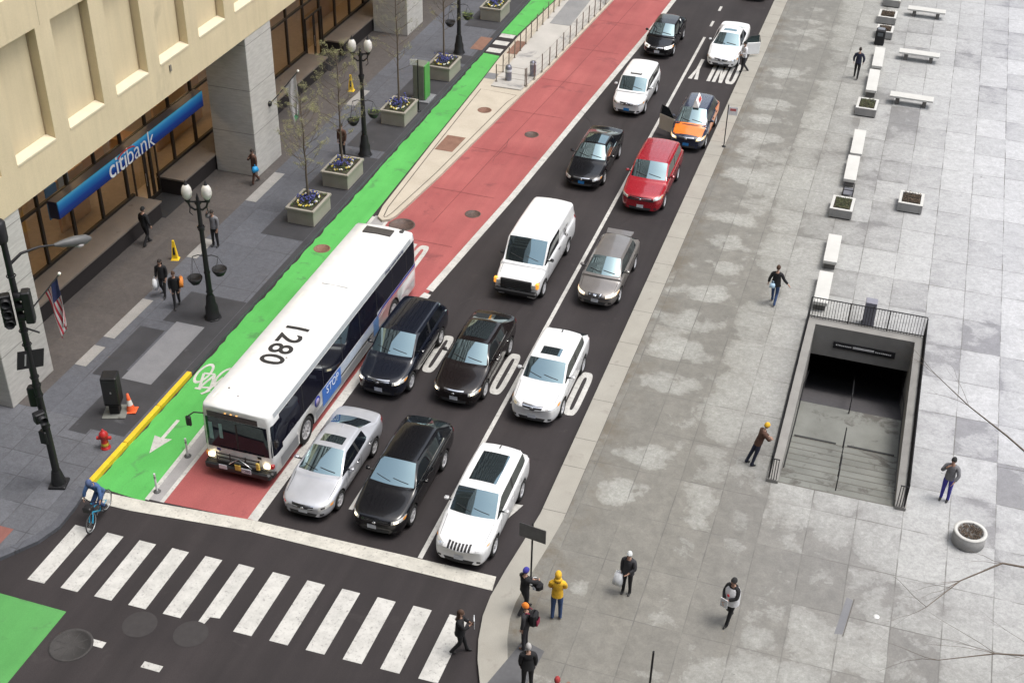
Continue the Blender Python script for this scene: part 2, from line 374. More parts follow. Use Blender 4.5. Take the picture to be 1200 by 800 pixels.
def arrow(name, x, y, s, L, lift, m, wid=.16, hw=.36, hl=.9):
    pts = [(x-wid/2*s, y+L), (x-wid/2*s, y+hl), (x-hw*s, y+hl+.05), (x, y), (x+hw*s, y+hl+.05), (x+wid/2*s, y+hl), (x+wid/2*s, y+L)]
    return road_sheet(name, pts, m, lift)
arrow('road_arrow', -13.2, 1.72, 1, 1.9, .008, white_paint, .13, .33, .85)
arrow('road_arrow', -1.25, 1.6, 1, 3.2, .004, white_paint, .2, .62, 1.7)
# bicycle symbol in the bike lane
def ring(cx, cy, rx, ry, t, z, b, m, n=20):
    vs = []; 
    for k in range(n):
        a = 2*math.pi*k/n; vs += [(*rd(cx+rx*math.cos(a), cy+ry*math.sin(a)), z), (*rd(cx+(rx-t)*math.cos(a), cy+(ry-t*1.6)*math.sin(a)), z)]
    b.add(vs, [[2*k, 2*((k+1) % n), 2*((k+1) % n)+1, 2*k+1] for k in range(n)], m)
def bar(p, q, t, z, b, m):
    p, q = Vector(rd(*p)), Vector(rd(*q)); n = (q-p).normalized(); n = Vector((-n.y, n.x))*t/2
    b.add([(*(p-n), z), (*(q-n), z), (*(q+n), z), (*(p+n), z)], [[0, 1, 2, 3]], m)
b = MB(); z = RZ+.008
ring(-13.72, 6.35, .27, .64, .09, z, b, white_paint); ring(-12.92, 6.35, .27, .64, .09, z, b, white_paint)
for i, (p, q) in enumerate((((-13.72, 6.35), (-13.45, 5.55)), ((-13.45, 5.55), (-13.05, 5.65)), ((-13.45, 5.5), (-13.3, 6.4)), ((-13.3, 6.4), (-13.05, 5.6)), ((-13.1, 5.4), (-12.92, 6.35)), ((-13.72, 6.35), (-13.3, 6.42)), ((-13.58, 5.45), (-13.34, 5.45)), ((-13.2, 5.2), (-13.0, 5.5)))):
    bar(p, q, .10, z+.0015*(i+1), b, white_paint)
struct(b.build('bicycle_symbol'))

# plaza and its granite kerb
outer = [(0, 160), (0, 3.2), (-.12, 1.8), (-.26, .4), (-.34, -.8), (-.30, -1.6), (-.12, -2.5), (.1, -3.2), (.45, -4.0), (1.1, -5.0), (2.2, -5.9), (3.6, -6.4), (6, -6.6), (160, -6.6)]
inner = [(.78, 160), (.78, 3.2), (.66, 1.8), (.52, .45), (.44, -.8), (.48, -1.45), (.65, -2.2), (.87, -2.85), (1.15, -3.55), (1.7, -4.4), (2.6, -5.1), (3.8, -5.6), (6, -5.8), (160, -5.8)]
def resample(poly, step=3.1):
    out = [poly[0]]
    for a, c in zip(poly, poly[1:]):
        L = math.dist(a, c); n = max(1, int(L/step)) if L < 170 and L > 20 else 1
        for i in range(1, n+1): out.append((a[0]+(c[0]-a[0])*i/n, a[1]+(c[1]-a[1])*i/n))
    return out
b = MB(); n = len(outer)
vs = [(*p, 0) for p in outer]+[(*p, 0) for p in inner]+[(*p, RZ) for p in outer]
b.add(vs, [[i, i+1, n+i+1, n+i] for i in range(n-1)]+[[2*n+i, 2*n+i+1, i+1, i] for i in range(n-1)], kerb_granite)
joint = M('joint_mortar', (.12, .11, .10), .9)
struct(b.build('plaza_kerb'))
b = MB()
for i in range(28):     # joints between the kerb stones
    y = 3.4+i*2.05+.3*math.sin(i*2.1); b.sheet([(.0, y), (.78, y+.01), (.78, y+.03), (.0, y+.02)], .003, joint)
b.sheet([(.775, 3.2), (.8, 3.2), (.8, 60), (.775, 60)], .003, joint)
struct(b.build('kerb_joints'))
hole = [(SX0+.1, SY0+.1), (SX1-.1, SY0+.1), (SX1-.1, SY1-.1), (SX0+.1, SY1-.1)]
ip = inner+[(160, 160)]
tri = tessellate_polygon([[Vector((*p, 0)) for p in ip], [Vector((*p, 0)) for p in hole]])
allp = [(*p, 0) for p in ip+hole]
b = MB(); fs = []
for t in tri:
    a, c, d = (Vector(allp[i]) for i in t); fs.append(list(t) if (c-a).cross(d-a).z > 0 else list(t)[::-1])
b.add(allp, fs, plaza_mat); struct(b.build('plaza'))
b = MB(); b.sheet([(.55, -4.2), (1.1, -2.1), (1.78, -2.3), (1.6, -4.4)], .004, M('dark_slab', (.10, .10, .105), .8, bump=.2)); struct(b.build('pavement_slab'))
b = MB(); b.sheet([(9.47, 1.03), (9.70, 1.08), (9.86, 2.55), (9.66, 2.62)], .004, light_slab); b.sheet([(9.70, 1.0), (9.735, 1.0), (9.9, 2.6), (9.865, 2.62)], .006, joint); struct(b.build('pavement_slab'))
b = MB(); b.lathe([(.09, 0), (.09, .006), (.0, .006)], (10.57, 2.11, 0), M('white_cap', (.8, .8, .78), .4), 14, cap=False); struct(b.build('drain_cap'))

# west sidewalk
wo_ = [(-14.2, 160), (-14.2, -.4), (-14.02, -1.4), (-13.97, -2.3), (-14.2, -3.1), (-14.85, -4.1), (-16, -5), (-18, -5.6), (-22, -5.8), (-160, -5.8), (-160, 160)]
b = MB(); n = len(wo_)
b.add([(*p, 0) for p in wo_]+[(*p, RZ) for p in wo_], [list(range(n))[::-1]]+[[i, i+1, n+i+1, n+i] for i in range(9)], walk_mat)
o = struct(b.build('sidewalk'))
for f in o.data.polygons:
    if abs(f.normal.z) > .9 and f.normal.z < 0: f.flip()
def slab(poly, m, z=.004, name='pavement_slab'):
    b = MB(); b.sheet(poly, z, m); return struct(b.build(name))
def rect(x0, x1, y0, y1): return [(x0, y0), (x1, y0), (x1, y1), (x0, y1)]
slab([(-14.36, 160), (-18.42, 160), (-18.42, 159.99), (-14.36, 159.99)], dark_granite)
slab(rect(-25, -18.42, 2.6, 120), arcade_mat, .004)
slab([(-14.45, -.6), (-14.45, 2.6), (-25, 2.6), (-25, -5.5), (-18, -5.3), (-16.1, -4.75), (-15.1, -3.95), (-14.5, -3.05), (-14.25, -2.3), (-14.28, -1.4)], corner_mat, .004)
slab(rect(-14.44, -14.2, 6.3, 120), dark_granite, .006, 'dark_kerb')
for r_ in (rect(-17.5, -16.45, 5.0, 8.3), rect(-16.45, -15.75, 1.9, 5.6), rect(-15.75, -14.46, 2.2, 9.6), rect(-16.9, -15.75, 8.9, 11.1), rect(-15.75, -14.46, 9.6, 11.1)):
    slab(r_, dark_granite, .008)
slab(rect(-16.35, -15.15, 5.1, 9.0), light_slab, .012)
slab(rect(-16.35, -15.15, 3.9, 5.08), light_slab, .012) if False else None
for y0, y1 in ((16.2, 24.4), (25.2, 36.2), (36.6, 37.8), (42.0, 60)):
    slab(ragged((-16.45, y0), (-16.45, y1), 1, 0, 1)+[(-14.46, y1), (-14.46, y0)][0:2], dark_granite, .008)
for x0, x1, y0, y1 in ((-18.42, -17.95, 5.3, 6.6), (-18.42, -17.95, 7.2, 10.0), (-18.42, -17.95, 13.4, 15.0), (-18.42, -17.9, 18.6, 21.5), (-18.42, -17.9, 29.5, 31.5)):
    slab(rect(x0, x1, y0, y1), speckled('pale_slab', (.24, .235, .225), (.29, .28, .265), 2, 40, .8), .012)
slab(rect(-14.95, -14.25, 38.8, 40.7), rust, .012, 'tactile_paving')
slab(rect(-16.6, -15.2, -3.6, -2.9), M('tactile_brick', (.21, .085, .07), .8, bump=.3), .012, 'tactile_paving')
for k in range(3):
    y0 = -.23+k*2.16; b = MB(); b.b2((-14.33, y0+.01, 0.002), (-14.15, y0+2.145, .05), yellow_paint, .015)
    b.b2((-14.19, y0+.01, RZ), (-14.152, y0+2.145, .01), yellow_paint); struct(b.build('yellow_kerb'))

# traffic island and bus boarding platform
isl = [(-12.05, 19.05), (-11.75, 19.25), (-11.62, 19.7), (-11.15, 24.0), (-10.47, 32.6), (-10.02, 38.1), (-9.63, 45.05), (-9.28, 51), (-8.98, 90), (-12.45, 90), (-12.65, 48), (-13.0, 41.5), (-13.0, 38), (-12.85, 34), (-12.7, 27), (-12.5, 20.2), (-12.35, 19.3)]
b = MB(); b.prism(isl, RZ, -.01, tan_concrete, bottom=False); struct(b.build('traffic_island'))
def inset(poly, d):
    cx = sum(p[0] for p in poly)/len(poly); out = []
    for i, p in enumerate(poly):
        a, c = Vector(poly[i-1]), Vector(poly[(i+1) % len(poly)]); t = (c-a).normalized(); out.append((p[0]-t.y*d, p[1]+t.x*d))
    return out
groove = M('groove', (.10, .085, .07), .9)
def outline(poly, wd, z, m, name):
    b = MB(); q = inset(poly, wd); n = len(poly)
    b.add([(*p, z) for p in poly]+[(*p, z) for p in q], [[i, (i+1) % n, n+(i+1) % n, n+i] for i in range(n)], m); return struct(b.build(name))
tip = [(-12.05, 19.05), (-11.75, 19.25), (-11.62, 19.7), (-11.15, 24.0), (-10.52, 32.6), (-10.45, 33.9), (-12.84, 33.9), (-12.7, 27), (-12.5, 20.2), (-12.35, 19.3)]
outline(inset(tip, .24), .045, -.006, groove, 'island_groove')
plat = [(-10.55, 34.3), (-10.15, 38.1), (-9.78, 45.05), (-9.4, 51), (-9.1, 90), (-12.2, 90), (-12.2, 34.3)]
b = MB(); b.prism(plat, -.01, .05, speckled('platform_concrete', (.38, .365, .34), (.47, .45, .42), .6, 40, .85, .12, (.5, .58, (.25, .245, .24))), bottom=False); struct(b.build('boarding_platform'))
b = MB(); b.prism([(-11.85, 44), (-11.85, 49.5), (-10.6, 49.5), (-10.6, 44)], .05, .06, speckled('platform_slab', (.20, .20, .205), (.26, .26, .26), 1, 40, .85), bottom=False); struct(b.build('pavement_slab'))
slab([(-12.35, 26.3), (-11.45, 26.3), (-11.35, 28.0), (-12.3, 28.0)], rust, -.003, 'tactile_paving')
slab(rect(-12.75, -11.9, 38.9, 40.9), rust, .056, 'tactile_paving') if False else slab(rect(-12.85, -12.25, 38.9, 40.9), rust, -.002, 'tactile_paving')
slab([(-12.9, 35.2), (-12.3, 35.2), (-12.3, 36.0), (-12.9, 36.0)], light_slab, -.002)
# joints of the red concrete lane
redj = M('red_joint', (.19, .048, .046), .85)
pts_ = [(-9.9, 19.6), (-9.35, 28), (-8.6, 38), (-7.9, 50), (-7.7, 60)]
road_sheet('lane_joint', pts_+[(p[0]+.035, p[1]) for p in pts_[::-1]], redj, .008)
for k, y in enumerate((3.1, 17.9, 22.6, 27.1, 31.8, 36.2, 41.0, 45.6, 50.1)):
    xl = -11.5 if y < 20 else -11.3+(y-22)*.075; xr = -8.6+max(0, y-14)*.062
    road_sheet('lane_joint', [(xl+.2, y), (xr, y-.05), (xr, y-.015), (xl+.2, y+.035)], redj, .011)
crk = M('tar_seal', (.010, .009, .009), .5)
for sd, (x, y, a, n) in enumerate(((-4.4, 13.4, 1.5, 8), (-2.2, 22.0, 1.45, 10), (-5.4, 29.5, 1.6, 9), (-1.2, 5.6, .2, 4), (-9.3, 26.0, 1.4, 6))):
    rg = random.Random(sd+50); P_ = [(x, y)]
    for i in range(n): a += rg.uniform(-.35, .35); P_.append((P_[-1][0]+.45*math.cos(a), P_[-1][1]+.45*math.sin(a)))
    q_ = [(p[0]+.014, p[1]+.009*(1 if abs(math.cos(a)) > .5 else 0)+.004) for p in P_]; road_sheet('tar_seam', P_+q_[::-1], crk, .014)
# covers
def cover(x, y, r, z, m, spokes=True):
    b = MB(); b.lathe([(r, 0), (r, .006), (r*.86, .006), (r*.86, .003), (0, .003)], (x, y, z), m, 24, cap=False)
    for k in range(8):
        a = k*math.pi/4; b.box((x+r*.5*math.cos(a), y+r*.5*math.sin(a), z+.005), (r*.5, .03, .004), m, a)
    return struct(b.build('manhole_cover'))
grey_iron = speckled('grey_iron', (.04, .037, .036), (.06, .056, .054), 4, 40, .9)
for x, y, r, m in ((-13.45, 15.9, .36, rust), (-11.05, 18.9, .58, iron), (-8.49, 20.87, .36, iron), (-8.43, 29.43, .36, iron), (-10.85, -6.4, .62, grey_iron), (-1.0, 13.0, .01, iron)):
    if r > .1:
        X, Y = rd(x, y); cover(X, Y, r, RZ+.008, m)
for x, y, r in ((-7.9, -4.95, .5), (-9.45, -5.1, .5)):
    X, Y = rd(x, y); b = MB(); b.lathe([(r, 0), (0, .001)], (X, Y, RZ+.009), M('asphalt_patch', (.038, .034, .034), .85), 24, cap=False); struct(b.build('asphalt_patch'))
cover(-11.54, 31.36, .36, -.006, rust)

# ================================================================== SUBWAY STAIRS
conc = speckled('stair_concrete', (.13, .132, .118), (.21, .215, .195), .7, 40, .85, .12, (1.1, .55, (.10, .095, .085)))
wallc = speckled('parapet_granite', (.22, .212, .20), (.28, .272, .255), 1.2, 40, .8, .1)
darkm = M('dark_metal', (.025, .025, .027), .5, .6)
t = thing('subway_entrance', 'sunken stairway entrance with grey granite walls and dark opening in the plaza', 'stairway', (8.8, 12, 0))
def sub(b, name, par, **k):
    o = b.build(name, par); o.location = -Vector(par.location); return o
X0, X1 = 6.95, 10.70
b = MB()
# steps and landings, one solid run
y = SY0+.15; z = 0.0; prof = [(y-.06, 0.0)]
for i in range(8): prof += [(y, z), (y, z-.15)]; z -= .15; y += .52
prof += [(13.6, z)]; y = 13.6
for i in range(16): prof += [(y, z-.165)]; z -= .165; y += .32; prof += [(y, z)]
prof += [(24, z)]
vs = [(X0, p[0], p[1]) for p in prof]+[(X1, p[0], p[1]) for p in prof]; n = len(prof)
dkst = M('shaded_tread', (.055, .052, .055), .85)  # lower flight: the darkness under the plaza is put into its colour
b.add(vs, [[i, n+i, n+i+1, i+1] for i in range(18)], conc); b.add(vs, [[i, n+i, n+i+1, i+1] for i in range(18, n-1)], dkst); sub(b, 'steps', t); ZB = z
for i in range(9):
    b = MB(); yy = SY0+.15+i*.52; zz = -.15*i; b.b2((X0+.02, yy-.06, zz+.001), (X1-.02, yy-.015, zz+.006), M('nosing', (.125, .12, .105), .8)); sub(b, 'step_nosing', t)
b = MB()
b.b2((SX0, SY0+.0, -4.2), (X0, SY1, .12), wallc); b.b2((X1, SY0+.0, -4.2), (SX1, SY1, .12), wallc)
b.b2((X0+.001, 16.95, -1.25), (X1-.001, SY1, .118), wallc)
sub(b, 'parapet', t)
b = MB(); dk = M('tunnel_wall', (.075, .07, .078), .8)  # tunnel gloom painted in as a dark wall colour
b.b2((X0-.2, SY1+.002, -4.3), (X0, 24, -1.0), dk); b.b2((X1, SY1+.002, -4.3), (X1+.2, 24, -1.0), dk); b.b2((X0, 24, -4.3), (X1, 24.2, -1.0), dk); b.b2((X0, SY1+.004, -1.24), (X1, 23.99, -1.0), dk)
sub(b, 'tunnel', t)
b = MB(); b.b2((7.75, 16.90, -.78), (10.1, 16.948, -.50), M('sign_black', (.02, .02, .022), .4)); s = sub(b, 'sign_panel', t)
b = MB(); b.b2((8.5, 16.885, -.66), (9.3, 16.899, -.58), M('sign_white', (.6, .6, .6), .5));  # wide strip is a painted bright reflection; the small blocks are lettering
for k in range(9): b.b2((7.85+k*.068, 16.885, -.645), (7.895+k*.068, 16.899, -.60), M('sign_white', (.6, .6, .6), .5))
for k in range(9): b.b2((9.36+k*.068, 16.885, -.665), (9.405+k*.068, 16.899, -.62), M('sign_white', (.6, .6, .6), .5))
o = b.build('sign_writing_glint', s)
b = MB()
for (xa, xb) in ((X0+.12, 8.55), (8.95, X1-.12)): b.b2((xa, 11.4, -1.2+.002), (xb, 11.47, -1.17), M('step_shadow_dark', (.03, .03, .03), .6))  # dark strips painting the shadow line at the landing edge
sub(b, 'step_shadow_strip', t)
def handrail(pts, name='handrail', r=.025, posts=()):
    b = MB(); b.tube(pts, r, darkm, 6)
    for p in posts: b.tube([(p[0], p[1], p[2]), (p[0], p[1], p[3])], r, darkm, 6)
    return sub(b, name, t)
handrail([(8.8, 7.4, .0), (8.8, 7.4, .85), (8.8, 8.5, .62), (8.8, 8.5, -.3)], r=.022)
handrail([(8.8, 9.6, -.7), (8.8, 9.6, .2), (8.8, 11.3, -.3), (8.8, 11.3, -1.2)], r=.02)
handrail([(8.8, 13.4, -1.2), (8.8, 13.4, -.3), (8.8, 18.6, -3.0)], r=.03)
handrail([(X0+.08, 7.6, .35), (X0+.08, 11.3, -.35), (X0+.08, 13.5, -.35), (X0+.08, 18, -2.6)], r=.022)
handrail([(X1-.08, 7.6, .35), (X1-.08, 11.3, -.35), (X1-.08, 13.5, -.35), (X1-.08, 18, -2.6)], r=.022)
def railing(p0, p1, z0, h, par, dz, name='railing'):
    p0, p1 = Vector(p0), Vector(p1); L = (p1-p0).length; b = MB(); d = (p1-p0)/L
    for zz in (z0+.08, z0+h): b.tube([(p0.x, p0.y, zz), (p1.x, p1.y, zz)], .022, darkm, 6)
    n = int(L/dz)
    for i in range(n+1):
        q = p0+d*(L*i/n); b.tube([(q.x, q.y, z0), (q.x, q.y, z0+h)], .010 if i % 14 else .026, darkm, 5)
    return sub(b, name, par)
railing((SX0+.06, 17.38), (SX1-.06, 17.38), .11, .92, t, .105)
railing((SX0+.06, 7.2), (SX0+.06, 17.3), .11, .92, t, .12)
railing((SX1-.06, 7.2), (SX1-.06, 17.3), .11, .92, t, .12)
for x in (SX0+.18, SX1-.18):
    b = MB()
    for k in range(4): b.tube([(x-.12+k*.08, 7.12, 0), (x-.12+k*.08, 7.12, .98)], .014, darkm, 5)
    b.tube([(x-.14, 7.12, .98), (x+.14, 7.12, .98)], .02, darkm, 6); b.tube([(x-.14, 7.12, .1), (x+.14, 7.12, .1)], .02, darkm, 6)
    sub(b, 'end_gate', t)

# ================================================================== BANK BUILDING
cream = speckled('cream_stone', (.58, .49, .32), (.65, .55, .365), .5, 30, .85, .05, (.25, .62, (.50, .425, .285)), drip=.07)
sillm = speckled('sill_stone', (.68, .60, .44), (.62, .54, .39), 1, 30, .8, .05)
travert = NT('travertine'); co = travert.coord()
mp = travert.n('Mapping'); mp.inputs['Scale'].default_value = (1.2, 1.2, 7); travert.lk(co, mp.inputs[0])
a_ = travert.noise(1.6, 6, .7, mp.outputs[0]); x, y, z = travert.sep(co)
cl = travert.mix(travert.ramp(a_, [(.3, 0.0), (.7, 1.0)]), (.40, .385, .36), (.56, .545, .51))
jz = travert.ramp(travert.math('ABSOLUTE', travert.math('SUBTRACT', travert.math('FRACT', travert.math('DIVIDE', z, 2.1)), .5)), [(.0, 0.0), (.49, 0.0), (.497, 1.0)])
travert.base(travert.mix(jz, cl, (.2, .19, .18))); travert.set(rough=.6); travert = travert.m
bronze = M('dark_bronze', (.035, .028, .022), .45, .4)
FX = -18.88; ZS = 6.66
bank = thing('bank_building', 'cream stone office building with travertine piers and a glazed ground floor', 'building', (-22, 20, 0))
def bsub(b, name, par=bank): o = b.build(name, par); o.location = -Vector(bank.location) if par is bank else (0, 0, 0); return o
Y0b, Y1b, ST, NS = -1.2, 99.0, 5.26, 15
upglass = M('upper_glass', (.012, .012, .014), .5); cream_l = cream; upstone = M('upper_stone', (.04, .034, .03), .7)  # unseen upper storeys coloured dark to darken the reflections in the cars
wl = MB(); ys = [5.1+3.015*k for k in range(-2, 31)]; BX = -19.24; TOP = 8.06+ST*NS
def quad(a, b_, c, d, m): wl.add([a, b_, c, d], [[0, 1, 2, 3]], m)
def fr(y0, y1, z0, z1, x=FX): quad((x, y0, z0), (x, y1, z0), (x, y1, z1), (x, y0, z1), cream)
fr(Y0b, Y1b, ZS, 8.06)
for s_ in range(NS):
    cream = cream_l if s_ < 2 else upstone
    z0 = 8.06+ST*s_; z1 = z0+3.93; zt = z0+ST
    fr(Y0b, Y1b, z1, zt); prev = Y0b
    for y in ys:
        fr(prev, y, z0, z1); y2 = y+2.17
        fr(y, y2, z0, z1, BX) if s_ < 2 else quad((BX, y, z0), (BX, y2, z0), (BX, y2, z1), (BX, y, z1), upglass)
        quad((FX, y, z0), (BX, y, z0), (BX, y, z1), (FX, y, z1), cream); quad((BX, y2, z0), (FX, y2, z0), (FX, y2, z1), (BX, y2, z1), cream)
        quad((FX, y, z1), (BX, y, z1), (BX, y2, z1), (FX, y2, z1), cream); quad((FX, y, z0), (FX, y2, z0), (BX, y2, z0), (BX, y, z0), cream); prev = y2
    fr(prev, Y1b, z0, z1)
cream = cream_l
quad((FX, Y0b, ZS), (FX, Y0b, TOP), (-60, Y0b, TOP), (-60, Y0b, ZS), cream); quad((FX, Y1b, ZS), (-60, Y1b, ZS), (-60, Y1b, TOP), (FX, Y1b, TOP), cream)
quad((FX, Y0b, TOP), (FX, Y1b, TOP), (-60, Y1b, TOP), (-60, Y0b, TOP), cream)
quad((FX, Y0b, ZS), (-60, Y0b, ZS), (-60, Y1b, ZS), (FX, Y1b, ZS), cream)
bsub(wl, 'wall')
for y in ys[2:10]:      # sloping sills of the first row, and the shadow gap beside each panel
    b = MB(); y2 = y+2.17
    b.add([(FX+.02, y+.01, 8.0), (FX+.02, y2-.01, 8.0), (FX+.02, y2-.01, 8.07), (FX+.02, y+.01, 8.07), (BX+.003, y2-.01, 8.17), (BX+.003, y+.01, 8.17)], [[0, 1, 2, 3], [3, 2, 4, 5], [1, 4, 2], [0, 3, 5]], sillm)
    s = bsub(b, 'sill')
    b = MB(); b.b2((BX+.004, y2-.06, 8.18), (BX+.02, y2-.02, 11.97), M('shadow_gap', (.33, .25, .15), .9)); bsub(b, 'panel_joint')
b = MB(); b.b2((FX, 7.56, 11.99), (FX+.004, 7.585, 13.32), M('panel_seam', (.45, .38, .26), .9)); bsub(b, 'panel_joint')
b = MB(); b.b2((FX+.002, 14.72, 7.55), (FX+.05, 14.84, 7.8), M('vent_grey', (.2, .18, .15), .6)); bsub(b, 'wall_vent')
for k in range(6):
    yc = 3.52+18.5*k; b = MB(); b.b2((-21.0, yc-1.2, .0), (-18.9, yc+1.2, ZS), travert, .02); bsub(b, 'pier')
# ledges, glass front, door bays
ledgem = speckled('ledge_stone', (.15, .125, .105), (.185, .155, .13), 1.2, 30, .75, .08, (1.2, .62, (.12, .10, .082)))
WX = -22.35
doors = [(16.05, 18.0), (33.2, 35.3), (51.0, 53.0), (69.5, 71.5)]
runs = []; p = 1.2
for d0, d1 in doors: runs.append((p, d0)); p = d1
runs.append((p, 97))
ledge_front = M('ledge_front', (.016, .012, .012), .8)  # shade on the ledge's front face painted in as near-black
for y0, y1 in runs:
    b = MB(); b.b2((WX-.1, y0, .72), (-21.02, y1, .80), ledgem); b.b2((WX-.1, y0+.03, 0), (-21.08, y1-.03, .72), ledge_front); bsub(b, 'ledge')
glass = NT('shop_glass'); g = glass.n('BsdfGlossy'); g.inputs['Roughness'].default_value = .03; g.inputs['Color'].default_value = (.9, .92, .95, 1)
tr = glass.n('BsdfTransparent'); tr.inputs['Color'].default_value = (.80, .78, .74, 1); fz = glass.n('Fresnel'); fz.inputs['IOR'].default_value = 1.6
mx = glass.n('MixShader'); glass.lk(fz.outputs[0], mx.inputs[0]); glass.lk(tr.outputs[0], mx.inputs[1]); glass.lk(g.outputs[0], mx.inputs[2])
glass.lk(mx.outputs[0], glass.t.nodes['Material Output'].inputs[0]); glass = glass.m
fy = MB(); my = []
y = 2.0
while y < 97:
    isd = any(d0-.2 < y < d1+.1 for d0, d1 in doors)
    z0 = .1 if isd else .8
    fy.b2((WX-.06, y-.06, z0), (WX+.06, y+.06, ZS), bronze); my.append(y); y += 1.95
fy.b2((WX-.05, 1.2, 3.35), (WX+.05, 97, 3.47), bronze); fy.b2((WX-.05, 1.2, 5.2), (WX+.05, 97, 5.28), bronze); fy.b2((WX-.07, 1.2, ZS-.12), (WX+.07, 97, ZS), bronze)
for y0, y1 in runs: fy.b2((WX-.07, y0, .80), (WX+.07, y1, .92), bronze)
bsub(fy, 'window_frame')
for i, y in enumerate(my[:-1]):
    if y > 46: break
    b = MB(); b.add([(WX, y+.062, .93), (WX, my[i+1]-.062, .93), (WX, my[i+1]-.062, 3.349), (WX, y+.062, 3.349)], [[0, 1, 2, 3]], glass); bsub(b, 'window_pane')
    b = MB(); b.add([(WX, y+.062, 3.471), (WX, my[i+1]-.062, 3.471), (WX, my[i+1]-.062, ZS-.121), (WX, y+.062, ZS-.121)], [[0, 1, 2, 3]], glass); bsub(b, 'window_pane')
b = MB(); b.add([(WX, 46.9, .93), (WX, 97, .93), (WX, 97, ZS-.2), (WX, 46.9, ZS-.2)], [[0, 1, 2, 3]], glass); bsub(b, 'window_pane')
for d0, d1 in doors[:2]:
    b = MB(); dy = (d1-d0)/2
    for k in range(2): 
        b.b2((WX+.07, d0+k*dy+.02, .02), (WX+.12, d0+k*dy+.1, 2.7), bronze); b.b2((WX+.07, d0+(k+1)*dy-.1, .02), (WX+.12, d0+(k+1)*dy-.02, 2.7), bronze)
        b.b2((WX+.071, d0+k*dy+.1, 2.6), (WX+.119, d0+(k+1)*dy-.1, 2.7), bronze); b.b2((WX+.071, d0+k*dy+.1, .02), (WX+.119, d0+(k+1)*dy-.1, .2), bronze)
    dd = bsub(b, 'door'); b = MB(); b.tube([(WX+.17, d0+dy-.15, .9), (WX+.17, d0+dy-.15, 1.5)], .015, M('steel', (.5, .5, .5), .3, .9)); b.build('handle', dd)
    b = MB(); b.b2((-22.2, d0-.05, .002), (-20.9, d1+.05, .012), M('door_mat', (.02, .02, .022), .9)); bsub(b, 'door_mat')
# lobby behind the glass
tanw = speckled('lobby_wood', (.42, .24, .10), (.50, .31, .15), 1.2, 20, .5, .05); lobf = M('lobby_floor', (.34, .27, .20), .35); dkw = M('lobby_dark', (.06, .045, .035), .6)
b = MB(); b.b2((-31, 1.2, -.1), (WX-.1, 97, .06), lobf); bsub(b, 'lobby_floor')
b = MB(); b.b2((-31.2, 1.2, 0), (-31, 97, ZS), dkw); b.b2((-31, 1.0, 0), (WX-.1, 1.2, ZS), dkw); b.b2((-31, 97, 0), (WX-.1, 97.2, ZS), dkw)
for y0, y1, x, h in ((7.2, 11.6, -24.6, 2.2), (13.3, 15.4, -24.2, 2.4), (21.4, 25.6, -24.4, 2.3), (28.2, 31.3, -24.9, 2.6), (37.4, 41.4, -24.5, 2.4), (43, 47, -25, 2.6)): b.b2((x-.12, y0, .06), (x, y1, h), tanw)
for y0, x in ((18.4, -26), (20.2, -25), (32.2, -25.5), (9.4, -27)): b.b2((x-1.2, y0, .06), (x, y0+1.0, 1.0), tanw)
bsub(b, 'lobby_partition')
b = MB()
for y in (5, 10, 15, 20, 25, 30, 35, 40, 45): b.box((-25.0, y, 6.5), (1.2, .5, .05), M('ceiling_lamp', (1, 1, 1), .5, emit=((1, .74, .45), 17.0)))
bsub(b, 'ceiling_lamp')
b = MB(); b.b2((-24.15, 12.55, 1.1), (-24.1, 13.3, 2.5), M('poster_blue', (.03, .16, .42), .5)); b.b2((-24.15, 13.5, 1.3), (-24.1, 14.2, 2.6), M('poster_grey', (.35, .38, .42), .5)); bsub(b, 'poster')
# long blue sign
sg = thing('bank_sign', 'long blue shaded sign lettered citibank hanging above the ground floor windows', 'sign', (-21.2, 14.85, 3.8))
def ssub(b, name, par): o = b.build(name, par); o.location = -Vector(sg.location); return o
t_ = NT('sign_blue'); x, y, z = t_.sep(t_.coord())
t_.base(t_.ramp(t_.math('DIVIDE', t_.math('SUBTRACT', z, 3.43), .7), [(0.0, (.004, .02, .16)), (.35, (.004, .05, .33)), (.75, (.02, .25, .62)), (1.0, (.10, .55, .85))])); t_.set(rough=.25)
b = MB(); b.b2((-21.03, 9.3, 3.43), (-21.0, 20.3, 4.13), t_.m); ssub(b, 'sign_face', sg)
b = MB(); b.b2((-21.42, 9.28, 3.42), (-21.032, 20.32, 4.14), M('sign_case', (.02, .025, .06), .4)); ssub(b, 'sign_case', sg)
wh = M('letter_white', (.9, .9, .9), .4)
Mx = basis((0, 1, 0), (0, 0, 1), (-20.99, 15.35, 3.76))
yc_ = 12.75
for txt, bo in (('citi', .004), ('bank', -.010)):
    me = text_mesh(txt, 1.12, .006, bold=bo); mn = min(v.co.x for v in me.vertices); mxx = max(v.co.x for v in me.vertices)
    me.transform(basis((0, 1, 0), (0, 0, 1), (-20.985, yc_-mn, 3.775 if txt == 'citi' else 3.775)))
    yc_ += (mxx-mn)+.08; me.materials.clear(); me.materials.append(wh); o = link('sign_letters', me, sg); o.location = -Vector(sg.location)
b = MB(); pts = [(-20.975, 14.05+.62*math.cos(a), 3.98+.16*math.sin(a)) for a in [R(10+16*k) for k in range(11)]]; b.tube(pts, .028, M('arc_red', (.7, .03, .03), .4), 6); ssub(b, 'red_arc', sg)

# unseen tower added beyond the plaza so that the bonnets mirror something dark
tw = thing('unseen_tower', 'unseen dark steel and glass tower added beyond the plaza for reflections', 'building', (45, 120, 0))
b = MB(); cort = M('rust_steel', (.07, .05, .04), .6); b.b2((-25, -20, 0), (35, 20, 120), cort)
for k in range(24): b.b2((-25.15, -20.15, 3+k*5), (35.15, 20.15, 6+k*5), M('tower_glass', (.02, .02, .025), .1))
b.build('wall', tw)

